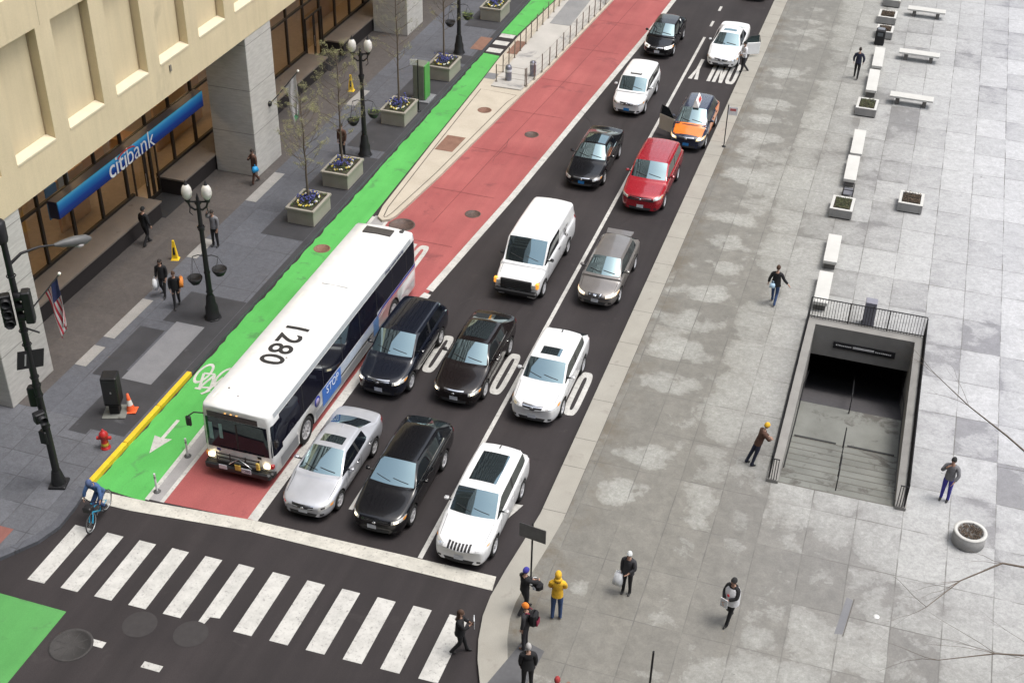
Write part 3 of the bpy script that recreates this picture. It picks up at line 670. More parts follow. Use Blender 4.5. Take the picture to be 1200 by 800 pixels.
# unseen blocks added behind the camera to cut southern light and fill windscreen reflections
def block(name, label, x0, x1, y0, y1, h, m):
    t = thing(name, label, 'building', ((x0+x1)/2, (y0+y1)/2, 0)); X, Y = (x1-x0)/2, (y1-y0)/2
    b = MB(); b.b2((-X, -Y, 0), (X, Y, h), m); b.build('wall', t)
    b = MB()
    for k in range(int(h/4.2)): b.b2((-X-.06, -Y-.06, 1.6+k*4.2), (X+.06, Y+.06, 4.0+k*4.2), M('tower_glass', (.02, .02, .025), .1))
    b.build('window_band', t)
stone_d = M('south_stone', (.12, .11, .10), .8)
block('unseen_office_block', 'unseen stone office block added behind the camera to shade the street', -14, 70, -75, -30.5, 46, stone_d)
block('unseen_corner_block', 'unseen dark stone block added on the opposite corner for windscreen reflections', -75, -19, -70, -21, 58, stone_d)

# ================================================================== VEHICLES
def paint(name, c, metal=.0, rough=.28, spec=.5, coat=.8):
    if name in _mc: return _mc[name]
    t = NT(name); f = t.ramp(t.noise(3.0, 4), [(.3, .93), (.7, 1.05)]); t.base(t.mix(1.0, c, f, 'MULTIPLY'))
    dust = t.noise(40, 3); t.set(rough=t.ramp(dust, [(.3, rough*.8), (.7, rough*1.3)]), metal=metal, coat=coat, coatr=.04, spec=spec)
    _mc[name] = t.m; return t.m
def mkglass(name='car_glass', c=(.018, .022, .025)):
    t = NT(name); t.base(c); t.set(rough=.03, spec=1.0, coat=.6, coatr=.02, ior=2.5); t.b.inputs['Coat IOR'].default_value = 1.6; t.b.inputs['Specular Tint'].default_value = (.66, .93, .98, 1); return t.m
cglass = mkglass(); sglass = mkglass('side_glass', (.006, .007, .010)); sglass.node_tree.nodes['Principled BSDF'].inputs['IOR'].default_value = 1.5; sglass.node_tree.nodes['Principled BSDF'].inputs['Coat Weight'].default_value = 0
tyre_m = M('tyre_rubber', (.018, .018, .018), .85); rim_m = M('rim_alloy', (.62, .62, .64), .3, .35); trim = M('black_trim', (.02, .02, .021), .55)
chrome = M('chrome', (.75, .75, .76), .15, 1.0, var=.03); lamp_m = M('lamp_lens', (.62, .62, .60), .12, .3, 1.0); amber = M('amber_lens', (.80, .32, .05), .2, 0, .8)
redl = M('red_lens', (.45, .02, .02), .2, 0, 1.0); plate_w = M('plate_white', (.62, .64, .68), .5); plate_b = M('plate_blue', (.03, .22, .55), .5)
lit = M('lit_lamp', (1, .95, .8), .3, emit=((1, .82, .5), 2.2)); litw = M('lit_marker', (1, .5, .1), .3, emit=((1, .5, .12), 1.6))
seam_m = M('panel_gap', (.012, .012, .013), .7); under = M('underbody', (.012, .012, .012), .9); seat_m = M('door_trim_pale', (.52, .47, .40), .7); door_in = M('door_trim_grey', (.22, .22, .23), .7)
plogo = M('badge', (.7, .7, .72), .25, .9)
def shell(p):
    """cage of cross-sections from nose (y=0) to tail (y=L)"""
    L, W, H = p['L'], p['W']/2, p['H']; zb = p.get('zb', .20)
    hf, hc = p['hf'], p['hc']; bf, br = p['bf'], p['br']
    yc, yh, ye, yg = p['yc'], p['yh'], p['ye'], p['yg']; dk = p['dk']; tw = p.get('rw', .74); bow = p.get('bow', .16)
    nose = p.get('nose', .74); tail = p.get('tail', .80); nl = p.get('nl', 1.0)
    S = []
    def hood(y, w, z0, top, k=1.0, bw=0.0, crown=.03, sh=None):
        zs = sh if sh else top-.10
        S.append(dict(y=y, bow=bw, pts=[(0, z0), (.80*w, z0), (.95*w, z0+.07), (w, z0+(zs-z0)*.5), (.985*w, zs), (.93*w, top-.035*k), (.85*w, top-.008*k), (.72*w, top), (.4*w, top+crown*.6), (0, top+crown)]))
    def cabin(y, belt, roof, rw, bw=0.0, hi=None):
        w = W; zs = belt-.07
        S.append(dict(y=y, bow=bw, pts=[(0, zb), (.80*w, zb), (.95*w, zb+.07), (w, zb+(zs-zb)*.52), (.985*w, zs), (.915*w, belt), (rw*w, roof-.10), ((rw-.075)*w, roof-.025), ((rw-.075)*.55*w, roof+.008), (0, roof+.02)]))
    hood(0.00, W*nose*.93, zb+.10, hf-.17, bw=.17*nl, crown=.0)
    hood(0.05, W*nose*1.06, zb+.03, hf-.08, bw=.20*nl, crown=.0)
    hood(0.17, W*.92, zb, hf-.02, bw=.23*nl)
    hood(0.42, W*.975, zb, hf+(hc-hf)*.22, bw=.15)
    hood(p['wf']+.1, W, zb, hf+(hc-hf)*.62, bw=.06)
    hood(yc-.16, W, zb, hc-.012, bw=bow*.8, sh=bf-.08)
    S.append(dict(y=yc, bow=bow, pts=[(0, zb), (.80*W, zb), (.95*W, zb+.07), (W, zb+(bf-.07-zb)*.52), (.985*W, bf-.07), (.915*W, bf-.0), (.89*W, bf+.03), (.835*W, hc+.012), (.46*W, hc+.03), (0, hc+.035)]))
    iw = len(S)-1
    cabin(yh, bf+(br-bf)*.25, H-.02, tw, bow*.55); ih = len(S)-1
    yb = yh+(ye-yh)*.38
    cabin(yb, bf+(br-bf)*.5, H, tw+.01); cabin(yb+.11, bf+(br-bf)*.52, H, tw+.01); ib = len(S)-2
    ydr = ye-(ye-yh)*.12
    cabin(ydr, br, H-.015, tw); 
    cabin(ye, br+.02, H-.05, tw-.02, -.06); ie = len(S)-1
    w = W
    S.append(dict(y=yg, bow=-p.get('rbow', .10), pts=[(0, zb+.02), (.80*w, zb+.02), (.95*w, zb+.08), (.995*w, zb+(br-zb)*.5), (.975*w, br-.06), (.905*w, dk-.02), (.86*w, dk), (.72*w, dk+.01), (.4*w, dk+.025), (0, dk+.03)]))
    ig = len(S)-1
    if L-yg > .45: hood(yg+(L-yg)*.5, W*.97, zb+.03, dk+.005, bw=-.06, sh=dk-.14)
    hood(L-.16, W*.92, zb+.05, dk-.015 if L-yg > .3 else dk-.12, bw=-.10, sh=dk-.2)
    hood(L-.03, W*tail*1.03, zb+.10, dk-.08 if L-yg > .3 else dk-.3, bw=-.10, crown=0)
    hood(L, W*tail*.95, zb+.16, dk-.18 if L-yg > .3 else dk-.42, bw=-.08, crown=0)
    bm = bmesh.new(); rings = []; cr = bm.edges.layers.float.new('crease_edge')
    for s in S:
        rr = []
        for i, (x, z) in enumerate(s['pts']):
            y = s['y']-s['bow']*(1-(x/W)**2)+s['bow']*.5 if s['bow'] > 0 else s['y']-s['bow']*(1-(x/W)**2)+s['bow']*.5
            if i == 0 or i == 9: rr.append(bm.verts.new((0, y, z)))
            else: rr.append((bm.verts.new((x, y, z)), bm.verts.new((-x, y, z))))
        rings.append(rr)
    G = lambda k, i, s_: rings[k][i] if i in (0, 9) else rings[k][i][s_]
    nS = len(S)
    for k in range(nS-1):
        for i in range(9):
            m = 0
            if i == 0: m = 3
            if i == 5 and iw <= k < ie: m = 2 if not (k == ib) else 4
            if i == 5 and k == ie-1: m = 2 if p.get('rearside', True) else 0
            if p.get('van') and i == 5 and k > ib-1: m = 0
            if i in (7, 8) and k == iw: m = 1
            if i in (7, 8) and k == ie: m = 1
            if i == 6 and k == ie and p.get('wide_rear'): m = 1
            if i in (6, 7, 8) and ih <= k < ie and p.get('roofmat'): m = 5
            for sd_ in (0, 1):
                vs = [G(k, i, sd_), G(k+1, i, sd_), G(k+1, i+1, sd_), G(k, i+1, sd_)]
                if sd_ == 1: vs = vs[::-1]
                f = bm.faces.new(vs); f.material_index = m; f.smooth = True
    for k, rev in ((0, False), (nS-1, True)):
        fs = [[G(k, 1, 1), G(k, 0, 0), G(k, 1, 0), G(k, 2, 0), G(k, 2, 1)]]+[[G(k, i, 1), G(k, i, 0), G(k, i+1, 0), G(k, i+1, 1)] for i in range(2, 8)]+[[G(k, 8, 1), G(k, 8, 0), G(k, 9, 0)]]
        for vs in fs:
            f = bm.faces.new(vs[::-1] if rev else vs); f.smooth = True; f.material_index = 0
    def crease(k, i, k2, i2, v):
        for s_ in (0, 1):
            e = bm.edges.get((G(k, i, s_), G(k2, i2, s_)))
            if e: e[cr] = max(e[cr], v)
    for k in range(nS-1):
        crease(k, 1, k+1, 1, .6); crease(k, 4, k+1, 4, .35)
        if iw <= k < ie: crease(k, 5, k+1, 5, .8); crease(k, 6, k+1, 6, .6); crease(k, 7, k+1, 7, .4)
        if k == iw: crease(k, 7, k+1, 7, .7)
        if k == ie: crease(k, 7, k+1, 7, .6); crease(k, 6, k+1, 6, .4)
    for i in range(5, 9):
        crease(iw, i, iw, i+1, .85); crease(ih, i, ih, i+1, .55); crease(ie, i, ie, i+1, .45); crease(ig, i, ig, i+1, .55)
    for k in (ib, ib+1): crease(k, 5, k, 6, .6)
    bmesh.ops.recalc_face_normals(bm, faces=bm.faces)
    me = bpy.data.meshes.new('shell'); bm.to_mesh(me); bm.free()
    return me, S
def eval_mods(me, mods):
    o = bpy.data.objects.new('tmp', me); COL.objects.link(o)
    tmp = []
    for kind, kw in mods:
        m = o.modifiers.new('m', kind)
        for k, v in kw.items(): setattr(m, k, v)
    dg = bpy.context.evaluated_depsgraph_get(); r = bpy.data.meshes.new_from_object(o.evaluated_get(dg))
    bpy.data.objects.remove(o); return r
def split_mesh(me, mats, names, parent, yoff):
    """one mesh object per material slot"""
    out = {}; groups = {}
    for f in me.polygons: groups.setdefault(min(f.material_index, len(mats)-1), []).append(f)
    for idx, fl in groups.items():
        nm = names[idx]; out.setdefault(nm, []).append((idx, fl))
    objs = {}
    for nm, lst in out.items():
        nm = nm.strip(); mp = {}; vs = []; fs = []; mi = []; sm = []; ms = []
        for idx, fl in lst:
            ms.append(mats[idx])
            for f in fl:
                ids = []
                for v in f.vertices:
                    if v not in mp: mp[v] = len(vs); c = me.vertices[v].co; vs.append((c.x, c.y+yoff, c.z))
                    ids.append(mp[v])
                fs.append(ids); mi.append(len(ms)-1); sm.append(f.use_smooth)
        m2 = bpy.data.meshes.new(nm); m2.from_pydata(vs, [], fs)
        for m in ms: m2.materials.append(m)
        m2.polygons.foreach_set('material_index', mi); m2.polygons.foreach_set('use_smooth', sm); m2.update()
        objs[nm] = link(nm, m2, parent)
    return objs
def patch(bvh, quad2, o, u, v, d, m, b, off=.006, n=(6, 4), yoff=0.0):
    """quad2: 4 corners in (u,v); projected along d onto the shell and laid on it"""
    o, u, v, d = Vector(o), Vector(u), Vector(v), Vector(d).normalized(); vs = []; nu, nv = n
    for j in range(nv+1):
        for i in range(nu+1):
            s, t = i/nu, j/nv
            q = [quad2[0][k]*(1-s)*(1-t)+quad2[1][k]*s*(1-t)+quad2[2][k]*s*t+quad2[3][k]*(1-s)*t for k in (0, 1)]
            P = o+u*q[0]+v*q[1]; h = bvh.ray_cast(P-d*3, d)
            if h[0] is None: h = bvh.find_nearest(P); 
            c = h[0]+(h[1] if h[1].dot(d) < 0 else -h[1])*off
            vs.append((c.x, c.y+yoff, c.z))
    fs = [[j*(nu+1)+i, j*(nu+1)+i+1, (j+1)*(nu+1)+i+1, (j+1)*(nu+1)+i] for j in range(nv) for i in range(nu)]
    b.add(vs, fs, m, True)
_wh = {}
def wheel_mesh(r, wd, style, dark=False):
    key = (r, wd, style, dark)
    if key in _wh: return _wh[key]
    b = MB(); hw = wd/2
    b.lathe([(r*.66, -hw*.85), (r*.72, -hw), (r*.93, -hw), (r, -hw*.7), (r, hw*.7), (r*.93, hw), (r*.72, hw), (r*.66, hw*.85)], (0, 0, 0), tyre_m, 26, 'X', cap=False)
    t1 = b.build('t'); me1 = t1.data; bpy.data.objects.remove(t1)
    rm = trim if dark else rim_m
    b = MB(); b.lathe([(r*.67, -hw*.8), (r*.69, hw*.9), (r*.60, hw*.92), (r*.57, hw*.45)], (0, 0, 0), rm, 26, 'X', cap=False)
    b.lathe([(r*.58, hw*.30), (0, hw*.30)], (0, 0, 0), under, 26, 'X', cap=False)
    b.lathe([(r*.13, hw*.25), (r*.13, hw*.82), (r*.09, hw*.9), (0, hw*.9)], (0, 0, 0), rm, 14, 'X', cap=False)
    k = style
    for i in range(k):
        a = 2*math.pi*i/k+.2; c, s = math.cos(a), math.sin(a); wsp = r*(.62/k+.03)
        for q0, q1 in (((r*.08), (r*.60)),):
            n = Vector((0, -s, c)); d = Vector((0, c, s)); vs = []
            for q, ww in ((q0, wsp*.8), (q1, wsp)):
                for sg_ in (-1, 1):
                    p = d*q+n*ww*sg_*.8; vs += [p+Vector((hw*.60, 0, 0)), p+Vector((hw*.80, 0, 0))]
            b.add(vs, [[1, 3, 7, 5], [0, 1, 5, 4], [3, 2, 6, 7]], rm)
    t2 = b.build('t'); me2 = t2.data; bpy.data.objects.remove(t2)
    _wh[key] = (me1, me2); return me1, me2
def put_wheels(car, W, yf, yr, yoff, r=.335, wd=.215, style=5, zc=None, dark=False, z=None):
    mt, mr = wheel_mesh(r, wd, style, dark)
    for yy in (yf, yr):
        for sx in (1, -1):
            o = link('wheel', mt, car, (sx*(W/2-wd/2-.012), yy+yoff, r)); o.rotation_euler = (0, 0, 0 if sx > 0 else math.pi)
            link('rim', mr, o)
def car(name, label, cat, x, yfront, p, body, rot=0.0, roof=None, group='vehicles queued in the traffic lanes'):
    X, Y = rd(x+.05, yfront); L, W = p['L'], p['W']; yo = -L/2
    root = thing(name, label, cat, (X, Y+L/2, RZ+.004), R(rot), group); root.scale = (.95, 1, .975)
    me, S = shell(p); sub_ = eval_mods(me, [('SUBSURF', dict(levels=2, render_levels=2))])
    bm = bmesh.new(); bm.from_mesh(sub_); bvh = BVHTree.FromBMesh(bm); bm.free()
    r = p.get('r', .335); wf = p['wf']; wr = wf+p['wb']
    # wheel arches
    cb = MB()
    for yy in (wf, wr):
        for sx in (1, -1): cb.lathe([(r+.055, -.16), (r+.055, .16)], (sx*(W/2-.10), yy, r), under, 28, 'X')
    cut = cb.build('cut'); keep = [f.material_index for f in sub_.polygons]; sub_.materials.clear()
    mats = [body, cglass, sglass, under, p.get('pillar', trim), roof or body, under]
    for m in mats: sub_.materials.append(m)
    sub_.polygons.foreach_set('material_index', keep)
    cut.data.materials.clear(); cut.data.materials.append(under)
    try:
        o = bpy.data.objects.new('tmp', sub_); COL.objects.link(o); m = o.modifiers.new('b', 'BOOLEAN'); m.operation = 'DIFFERENCE'; m.object = cut; m.solver = 'EXACT'; m.material_mode = 'TRANSFER'
        dg = bpy.context.evaluated_depsgraph_get(); res = bpy.data.meshes.new_from_object(o.evaluated_get(dg)); bpy.data.objects.remove(o)
        if len(res.polygons) < 200: raise Exception('bool')
        ml = list(res.materials)
    except Exception as e:
        print('BOOL FAIL', name, e); res = sub_; ml = mats
    bpy.data.objects.remove(cut)
    nmap = {}; names = []
    # windscreen and rear window are told apart by where they stand
    ymid = (p['yc']+p['yg'])/2
    for f in res.polygons:
        mm = ml[f.material_index] if f.material_index < len(ml) else body
        if mm == cglass: f.material_index = 1 if f.center.y < ymid else 6
        elif mm == sglass: f.material_index = 2 if f.center.x > 0 else 7
        elif mm == under: f.material_index = 3
        elif mm == mats[4]: f.material_index = 4
        elif roof and mm == roof: f.material_index = 5
        else: f.material_index = 0
    objs = split_mesh(res, [body, cglass, sglass, under, mats[4], roof or body, cglass, sglass], ['body', 'windscreen', 'side_window', 'body', 'body', 'body', 'rear_window', 'side_window '], root, yo)
    put_wheels(root, W, wf, wr, yo, r, .22, p.get('spokes', 5), dark=p.get('darkrim', False))
    front, side, up = (0, 1, 0), None, (0, 0, 1)
    def pt(nm, quads, o, u, v, d, m, off=.006, n=(6, 4), par=None):
        b = MB()
        for q in quads: patch(bvh, q, o, u, v, d, m, b, off, n, yo)
        return b.build(nm, par or root)
    hf, zb = p['hf'], p.get('zb', .2); w2 = W/2
    # front: coordinates are x across and z up
    g = p.get('grille', (.42, hf-.20, hf-.06, .36))
    go = pt('grille', [[(-g[0]*w2*1.0*g[3]/.36*.9, g[1]), (g[0]*w2*g[3]/.36*.9, g[1]), (g[0]*w2, g[2]), (-g[0]*w2, g[2])]], (0, 0, 0), (1, 0, 0), up, front, trim, .004, (10, 3))
    sty = p.get('gstyle', 'bar')
    if sty == 'bar': pt('grille_trim', [[(-g[0]*w2, g[2]-.02), (g[0]*w2, g[2]-.02), (g[0]*w2*1.03, g[2]+.008), (-g[0]*w2*1.03, g[2]+.008)]], (0, 0, 0), (1, 0, 0), up, front, chrome, .012, (10, 1), go)
    if sty in ('multi', 'wing'):
        zz = [g[1]+(g[2]-g[1])*k/4 for k in range(5)]
        pt('grille_trim', [[(-g[0]*w2*.97, z_-.008), (g[0]*w2*.97, z_-.008), (g[0]*w2*.97, z_+.014), (-g[0]*w2*.97, z_+.014)] for z_ in (zz[1:4:1] if sty == 'multi' else zz[3:])], (0, 0, 0), (1, 0, 0), up, front, chrome, .014, (10, 1), go)
    if sty == 'slots':
        go.data.materials[0] = body
        pt('grille_slot', [[(xx-.042, g[1]), (xx+.032, g[1]), (xx+.042, g[2]), (xx-.032, g[2])] for xx in [(-3+k)*.115 for k in range(7)]], (0, 0, 0), (1, 0, 0), up, front, trim, .010, (2, 3), go)
    if sty == 'vshape': pt('grille_trim', [[(-.20, g[1]+.02), (-.15, g[1]+.02), (-.22, g[2]+.0), (-.27, g[2]+.0)], [(.15, g[1]+.02), (.20, g[1]+.02), (.27, g[2]), (.22, g[2])], [(-.06, g[1]+.03), (.06, g[1]+.03), (.07, g[2]-.02), (-.07, g[2]-.02)]], (0, 0, 0), (1, 0, 0), up, front, chrome, .012, (3, 3), go)
    zi = zb+.06
    pt('air_intake', [[(-.48*w2, zi+.03), (.48*w2, zi+.03), (.55*w2, zi+.13), (-.55*w2, zi+.13)]], (0, 0, 0), (1, 0, 0), up, front, trim, .004, (10, 3))
    if p.get('foglamps', True): pt('fog_lamp', [[(s*.70*w2-.06, zi+.08), (s*.70*w2+.06, zi+.08), (s*.70*w2+.06, zi+.15), (s*.70*w2-.06, zi+.15)] for s in (-1, 1)], (0, 0, 0), (1, 0, 0), up, front, trim, .006, (2, 2))
    pz = p.get('plate_z', zb+.23); px = p.get('plate_x', 0)
    b = MB(); h = bvh.ray_cast(Vector((px, -3, pz)), Vector((0, 1, 0))); yy = h[0].y if h[0] else 0
    b.box((px, yy+yo-.012, pz), (.31, .016, .155), p.get('plate', plate_w), 0, .004); b.build('number_plate', root)
    # headlamps wrap round the corners
    hz = p.get('lamp', (hf-.19, hf-.05, .26, .13))
    for s in (1, -1):
        d = Vector((-s*.55, .83, -.12)).normalized(); u = Vector((s*.83, .55, 0)).normalized()
        o_ = Vector((s*w2*.80, .1, 0))
        q = [(-hz[2]*.85, hz[0]+.0), (hz[2]*1.1, hz[0]+.07), (hz[2]*1.35, hz[1]+.045), (-hz[2]*.8, hz[1]-.03)]
        hl_ = pt('headlight', [q], o_, u, up, d, p.get('lampmat', lamp_m), .008, (6, 3))
        q2 = [(hz[2]*.72, hz[0]+.07), (hz[2]*1.08, hz[0]+.085), (hz[2]*1.28, hz[1]+.02), (hz[2]*.8, hz[1]-.0)]
        pt('indicator', [q2], o_, u, up, d, p.get('indmat', amber), .014, (2, 2), hl_)
        q3 = [(-hz[2]*.5, hz[0]+.035), (hz[2]*.05, hz[0]+.05), (hz[2]*.05, hz[1]-.03), (-hz[2]*.5, hz[1]-.04)]
        pt('bulb', [q3], o_, u, up, d, p.get('bulbmat', chrome), .013, (2, 2), hl_)
    if p.get('badge', True):
        b = MB(); h = bvh.ray_cast(Vector((0, -3, (g[1]+g[2])/2)), Vector((0, 1, 0)))
        if h[0]: b.ball((0, h[0].y+yo-.012, (g[1]+g[2])/2), (.065, .018, .045), plogo, 12, 6); b.build('badge', go)
    # tail lamps
    tz = p.get('tz', p['dk']-.18)
    for s in (1, -1):
        d = Vector((-s*.75, -.66, 0)).normalized(); u = Vector((-s*.66, .75, 0)).normalized()
        pt('tail_light', [[(-.17, tz-.08), (.12, tz-.06), (.12, tz+.10), (-.17, tz+.10)]], Vector((s*w2*.9, L-.12, 0)), u, up, d, redl, .010, (4, 3))
    # doors: seams, handles; sills
    yb = p['yh']+(p['ye']-p['yh'])*.38+.05; zt = p['bf']-.06; yd0 = p['wf']+r+.17; yd2 = wr-r*.55
    for s in (1, -1):
        d = (-s, 0, 0); o_ = (0, 0, 0); q = []
        for ya in (max(yd0, p['yc']-.05), yb, yd2 if p.get('doors', 4) == 4 else None):
            if ya is None: continue
            q.append([(ya, zb+.12), (ya+.016, zb+.12), (ya+.016, zt+.03), (ya, zt+.03)])
        for q_ in q: pt('door_seam', [q_], o_, (0, 1, 0), up, d, seam_m, .003, (1, 8))
        pt('door_seam', [[(yd0, zb+.105), (yd2, zb+.105), (yd2, zb+.12), (yd0, zb+.12)]], o_, (0, 1, 0), up, d, seam_m, .003, (10, 1))
        if p.get('sidetrim'): pt('side_moulding', [[(yd0, zb+.20), (yd2, zb+.20), (yd2, zb+.26), (yd0, zb+.26)]], o_, (0, 1, 0), up, d, p['sidetrim'], .012, (10, 1))
        for yh_ in ((yb-.22), (yd2-.18)):
            h = bvh.ray_cast(Vector((s*3, yh_, zt-.06)), Vector((-s, 0, 0)))
            if h[0]:
                b = MB(); b.box((h[0].x+s*.018, yh_+yo, zt-.06), (.03, .19, .035), p.get('handle', body), 0, .012); b.build('door_handle', root)
        # chrome waist line
        if p.get('waist'):
            pt('window_trim', [[(p['yc']+.25, p['bf']+.03), (p['ye'], p['br']+.03), (p['ye'], p['br']+.055), (p['yc']+.25, p['bf']+.055)]], o_, (0, 1, 0), up, d, chrome, .006, (12, 1))
        # mirror
        b = MB(); ym = p['yc']+.42; zm = p['bf']+.07; b.tube([(s*w2*.90, ym+yo+.03, zm-.04), (s*(w2+.06), ym+yo, zm-.01)], .028, trim, 6)
        b.box((s*(w2+.09), ym+yo, zm+.03), (.17, .11, .13), p.get('mirror', body), s*R(-8), .04)
        mi_ = b.build('wing_mirror', root)
        b = MB(); b.box((s*(w2+.09), ym+yo+.058, zm+.03), (.13, .006, .09), chrome, s*R(-8)); b.build('mirror_glass', mi_)
    # bonnet seam and cowl
    for s in (1, -1): pt('bonnet_seam', [[(s*.80*w2-.007, .35), (s*.80*w2+.007, .35), (s*.84*w2+.007, p['yc']-.12), (s*.84*w2-.007, p['yc']-.12)]], (0, 0, 0), (1, 0, 0), (0, 1, 0), (0, 0, -1), seam_m, .003, (1, 10))
    pt('wiper_cowl', [[(-.74*w2, -.065), (.74*w2, -.065), (.74*w2, .01), (-.74*w2, .01)]], (0, p['yc'], 0), (1, 0, 0), (0, 1, 0), (0, 0, -1), trim, .006, (12, 1)) if False else None
    b = MB(); bw = p.get('bow', .16)
    cy = p['yc']+yo-bw*.45
    for (x0, x1, k1) in ((-.62*w2, -.06*w2, .0), (.02*w2, .60*w2, 0)):
        hs_ = []
        for t in (0, .5, 1):
            xx = x0+(x1-x0)*t; yy_ = p['yc']-bw*(1-(xx/w2)**2)+bw*.5+.10+.10*(1-t)
            h = bvh.ray_cast(Vector((xx, yy_, 4)), Vector((0, 0, -1))); hs_.append((xx, yy_+yo, (h[0].z if h[0] else 1)+.02))
        b.tube(hs_, .012, trim, 5)
    b.build('wiper', root)
    # interior seen through the windscreen as a rear view mirror shape is left to the glass
    if p.get('sunroof'):
        s0, s1, sw = p['sunroof']
        pt('sunroof', [[(-sw*w2, s0), (sw*w2, s0), (sw*w2, s1), (-sw*w2, s1)]], (0, 0, 0), (1, 0, 0), (0, 1, 0), (0, 0, -1), cglass, .006, (8, 5))
    if p.get('rails'):
        for s in (1, -1):
            b = MB(); pts = []
            for t in range(7):
                yy_ = p['yh']+.12+(p['ye']-p['yh']-.1)*t/6; xx = s*w2*.69; h = bvh.ray_cast(Vector((xx, yy_, 4)), Vector((0, 0, -1)))
                pts.append((xx, yy_+yo, (h[0].z if h[0] else p['H'])+(.045 if 0 < t < 6 else .0)))
            b.tube(pts, .020, p['rails'], 6); b.build('roof_rail', root)
    if p.get('ribs'):
        b = MB()
        for k in (-2, -1, 0, 1, 2): patch(bvh, [(k*.19-.03, p['yh']+.25), (k*.19+.03, p['yh']+.25), (k*.19+.03, p['ye']-.15), (k*.19-.03, p['ye']-.15)], (0, 0, 0), (1, 0, 0), (0, 1, 0), (0, 0, -1), body, b, .014, (2, 8), yo)
        b.build('roof_rib', root)
    if p.get('antenna'):
        yy_ = p['ye']-.12; b = MB(); b.add([(-.02, yy_+yo-.09, p['H']), (.02, yy_+yo-.09, p['H']), (.02, yy_+yo+.08, p['H']-.02), (-.02, yy_+yo+.08, p['H']-.02), (0, yy_+yo+.06, p['H']+.07)], [[0, 1, 4], [1, 2, 4], [2, 3, 4], [3, 0, 4]], body if p['antenna'] == 1 else trim); b.build('antenna_fin', root)
    root['_'] = 0; del root['_']
    return root, bvh, yo

WHITE = paint('paint_white', (.76, .765, .77), 0, .3); BLACK = paint('paint_black', (.006, .006, .0075), 0, .18, .4, .45); SILVER = paint('paint_silver', (.50, .51, .54), .35, .35)
NAVY = paint('paint_blue_black', (.007, .009, .016), 0, .18, .4, .5); GREY = paint('paint_warm_grey', (.21, .195, .185), .35, .32); RED = paint('paint_red', (.36, .012, .022), .15, .25, .5, 1.0)
ORANGE = paint('paint_orange', (.82, .20, .02), 0, .3); BROWNBLK = paint('paint_maroon_black', (.009, .006, .006), 0, .18, .4, .45)
# dimension sets
SEDAN = dict(L=4.75, W=1.86, H=1.47, hf=.72, hc=.97, bf=.97, br=1.05, yc=1.24, yh=2.08, ye=3.28, yg=4.08, dk=1.10, wf=.92, wb=2.80, rw=.68)
LONGHATCH = dict(L=4.98, W=1.90, H=1.58, hf=.80, hc=1.04, bf=1.04, br=1.14, yc=1.38, yh=2.08, ye=3.95, yg=4.80, dk=1.14, wf=.95, wb=2.85, rw=.71, rearside=True, r=.36)
SUV = dict(L=4.62, W=1.88, H=1.69, hf=.88, hc=1.10, bf=1.10, br=1.22, yc=1.22, yh=1.86, ye=4.10, yg=4.50, dk=1.16, wf=.92, wb=2.72, rw=.81, rearside=True, r=.36, wide_rear=True)
HATCH = dict(L=4.40, W=1.78, H=1.50, hf=.74, hc=1.02, bf=1.01, br=1.10, yc=1.02, yh=1.78, ye=3.62, yg=4.20, dk=1.06, wf=.86, wb=2.62, rw=.73, wide_rear=True)
def V(base, **k): d = dict(base); d.update(k); return d

car('silver_sedan', 'silver sedan with black sunroof waiting beside the city bus', 'car', -6.98, .42, V(SEDAN, sunroof=(2.25, 2.62, .44), handle=chrome, sidetrim=None, antenna=1, gstyle='bar', nose=.70), SILVER)
car('black_hatchback', 'long black fastback car with plain roof between the silver sedan and the white off-roader', 'car', -4.56, .45, V(LONGHATCH, gstyle='multi', hf=.84, waist=True, grille=(.5, .60, .76, .42), bulbmat=lit, plate_x=-.12), BLACK)
car('white_offroader', 'white off-road car with seven-slot grille and large dark glass roof, first in the right lane', 'car', -1.68, .02, V(SUV, gstyle='slots', grille=(.48, .76, .90, .44), sunroof=(2.2, 3.65, .50), rails=WHITE, badge=False, antenna=2, lamp=(.78, .88, .26, .13), nose=.80), WHITE)
car('black_minivan', 'tall black family car with lit headlights right beside the rear of the bus', 'car', -7.22, 7.05, V(SUV, L=4.92, W=1.96, H=1.72, ye=4.35, yg=4.82, wb=3.0, yc=1.28, yh=2.0, gstyle='wing', grille=(.46, .68, .84, .42), bulbmat=lit, ribs=True, lamp=(.70, .84, .30, .13)), NAVY)
car('black_crossover', 'black car with chrome-edged shield grille, glass roof and lit round headlights in the second row', 'car', -4.55, 7.45, V(LONGHATCH, L=4.88, H=1.57, ye=3.55, yg=4.45, dk=1.13, gstyle='bar', grille=(.40, .56, .76, .28), sunroof=(2.3, 3.4, .52), waist=True, handle=chrome, bulbmat=lit, rearside=False), BROWNBLK)
car('white_crossover', 'white crossover with small sunroof next to a painted letter, second in the right lane', 'car', -1.66, 7.38, V(SUV, L=4.62, H=1.66, ye=3.8, yg=4.48, sunroof=(2.08, 2.55, .40), gstyle='wing', grille=(.42, .72, .86, .34), antenna=2, lamp=(.74, .88, .30, .13)), WHITE)
vp = V(SUV, L=5.50, W=2.03, H=2.10, hf=1.02, hc=1.22, bf=1.24, br=1.28, yc=.98, yh=1.62, ye=5.15, yg=5.42, dk=1.5, wf=.80, wb=3.50, rw=.90, r=.36, gstyle='none', grille=(.60, .70, .92, .60), rearside=False, bow=.10, nose=.90, tail=.92, badge=True, handle=trim, mirror=trim, foglamps=False, lamp=(.72, .92, .15, .10), bulbmat=M('lens_clear', (.6, .6, .55), .1), indmat=lit if False else amber, nl=.6, doors=2)
car('white_van', 'white panel van with black grille and amber indicators in the middle lane', 'van', -4.60, 14.75, V(vp, van=True), WHITE)
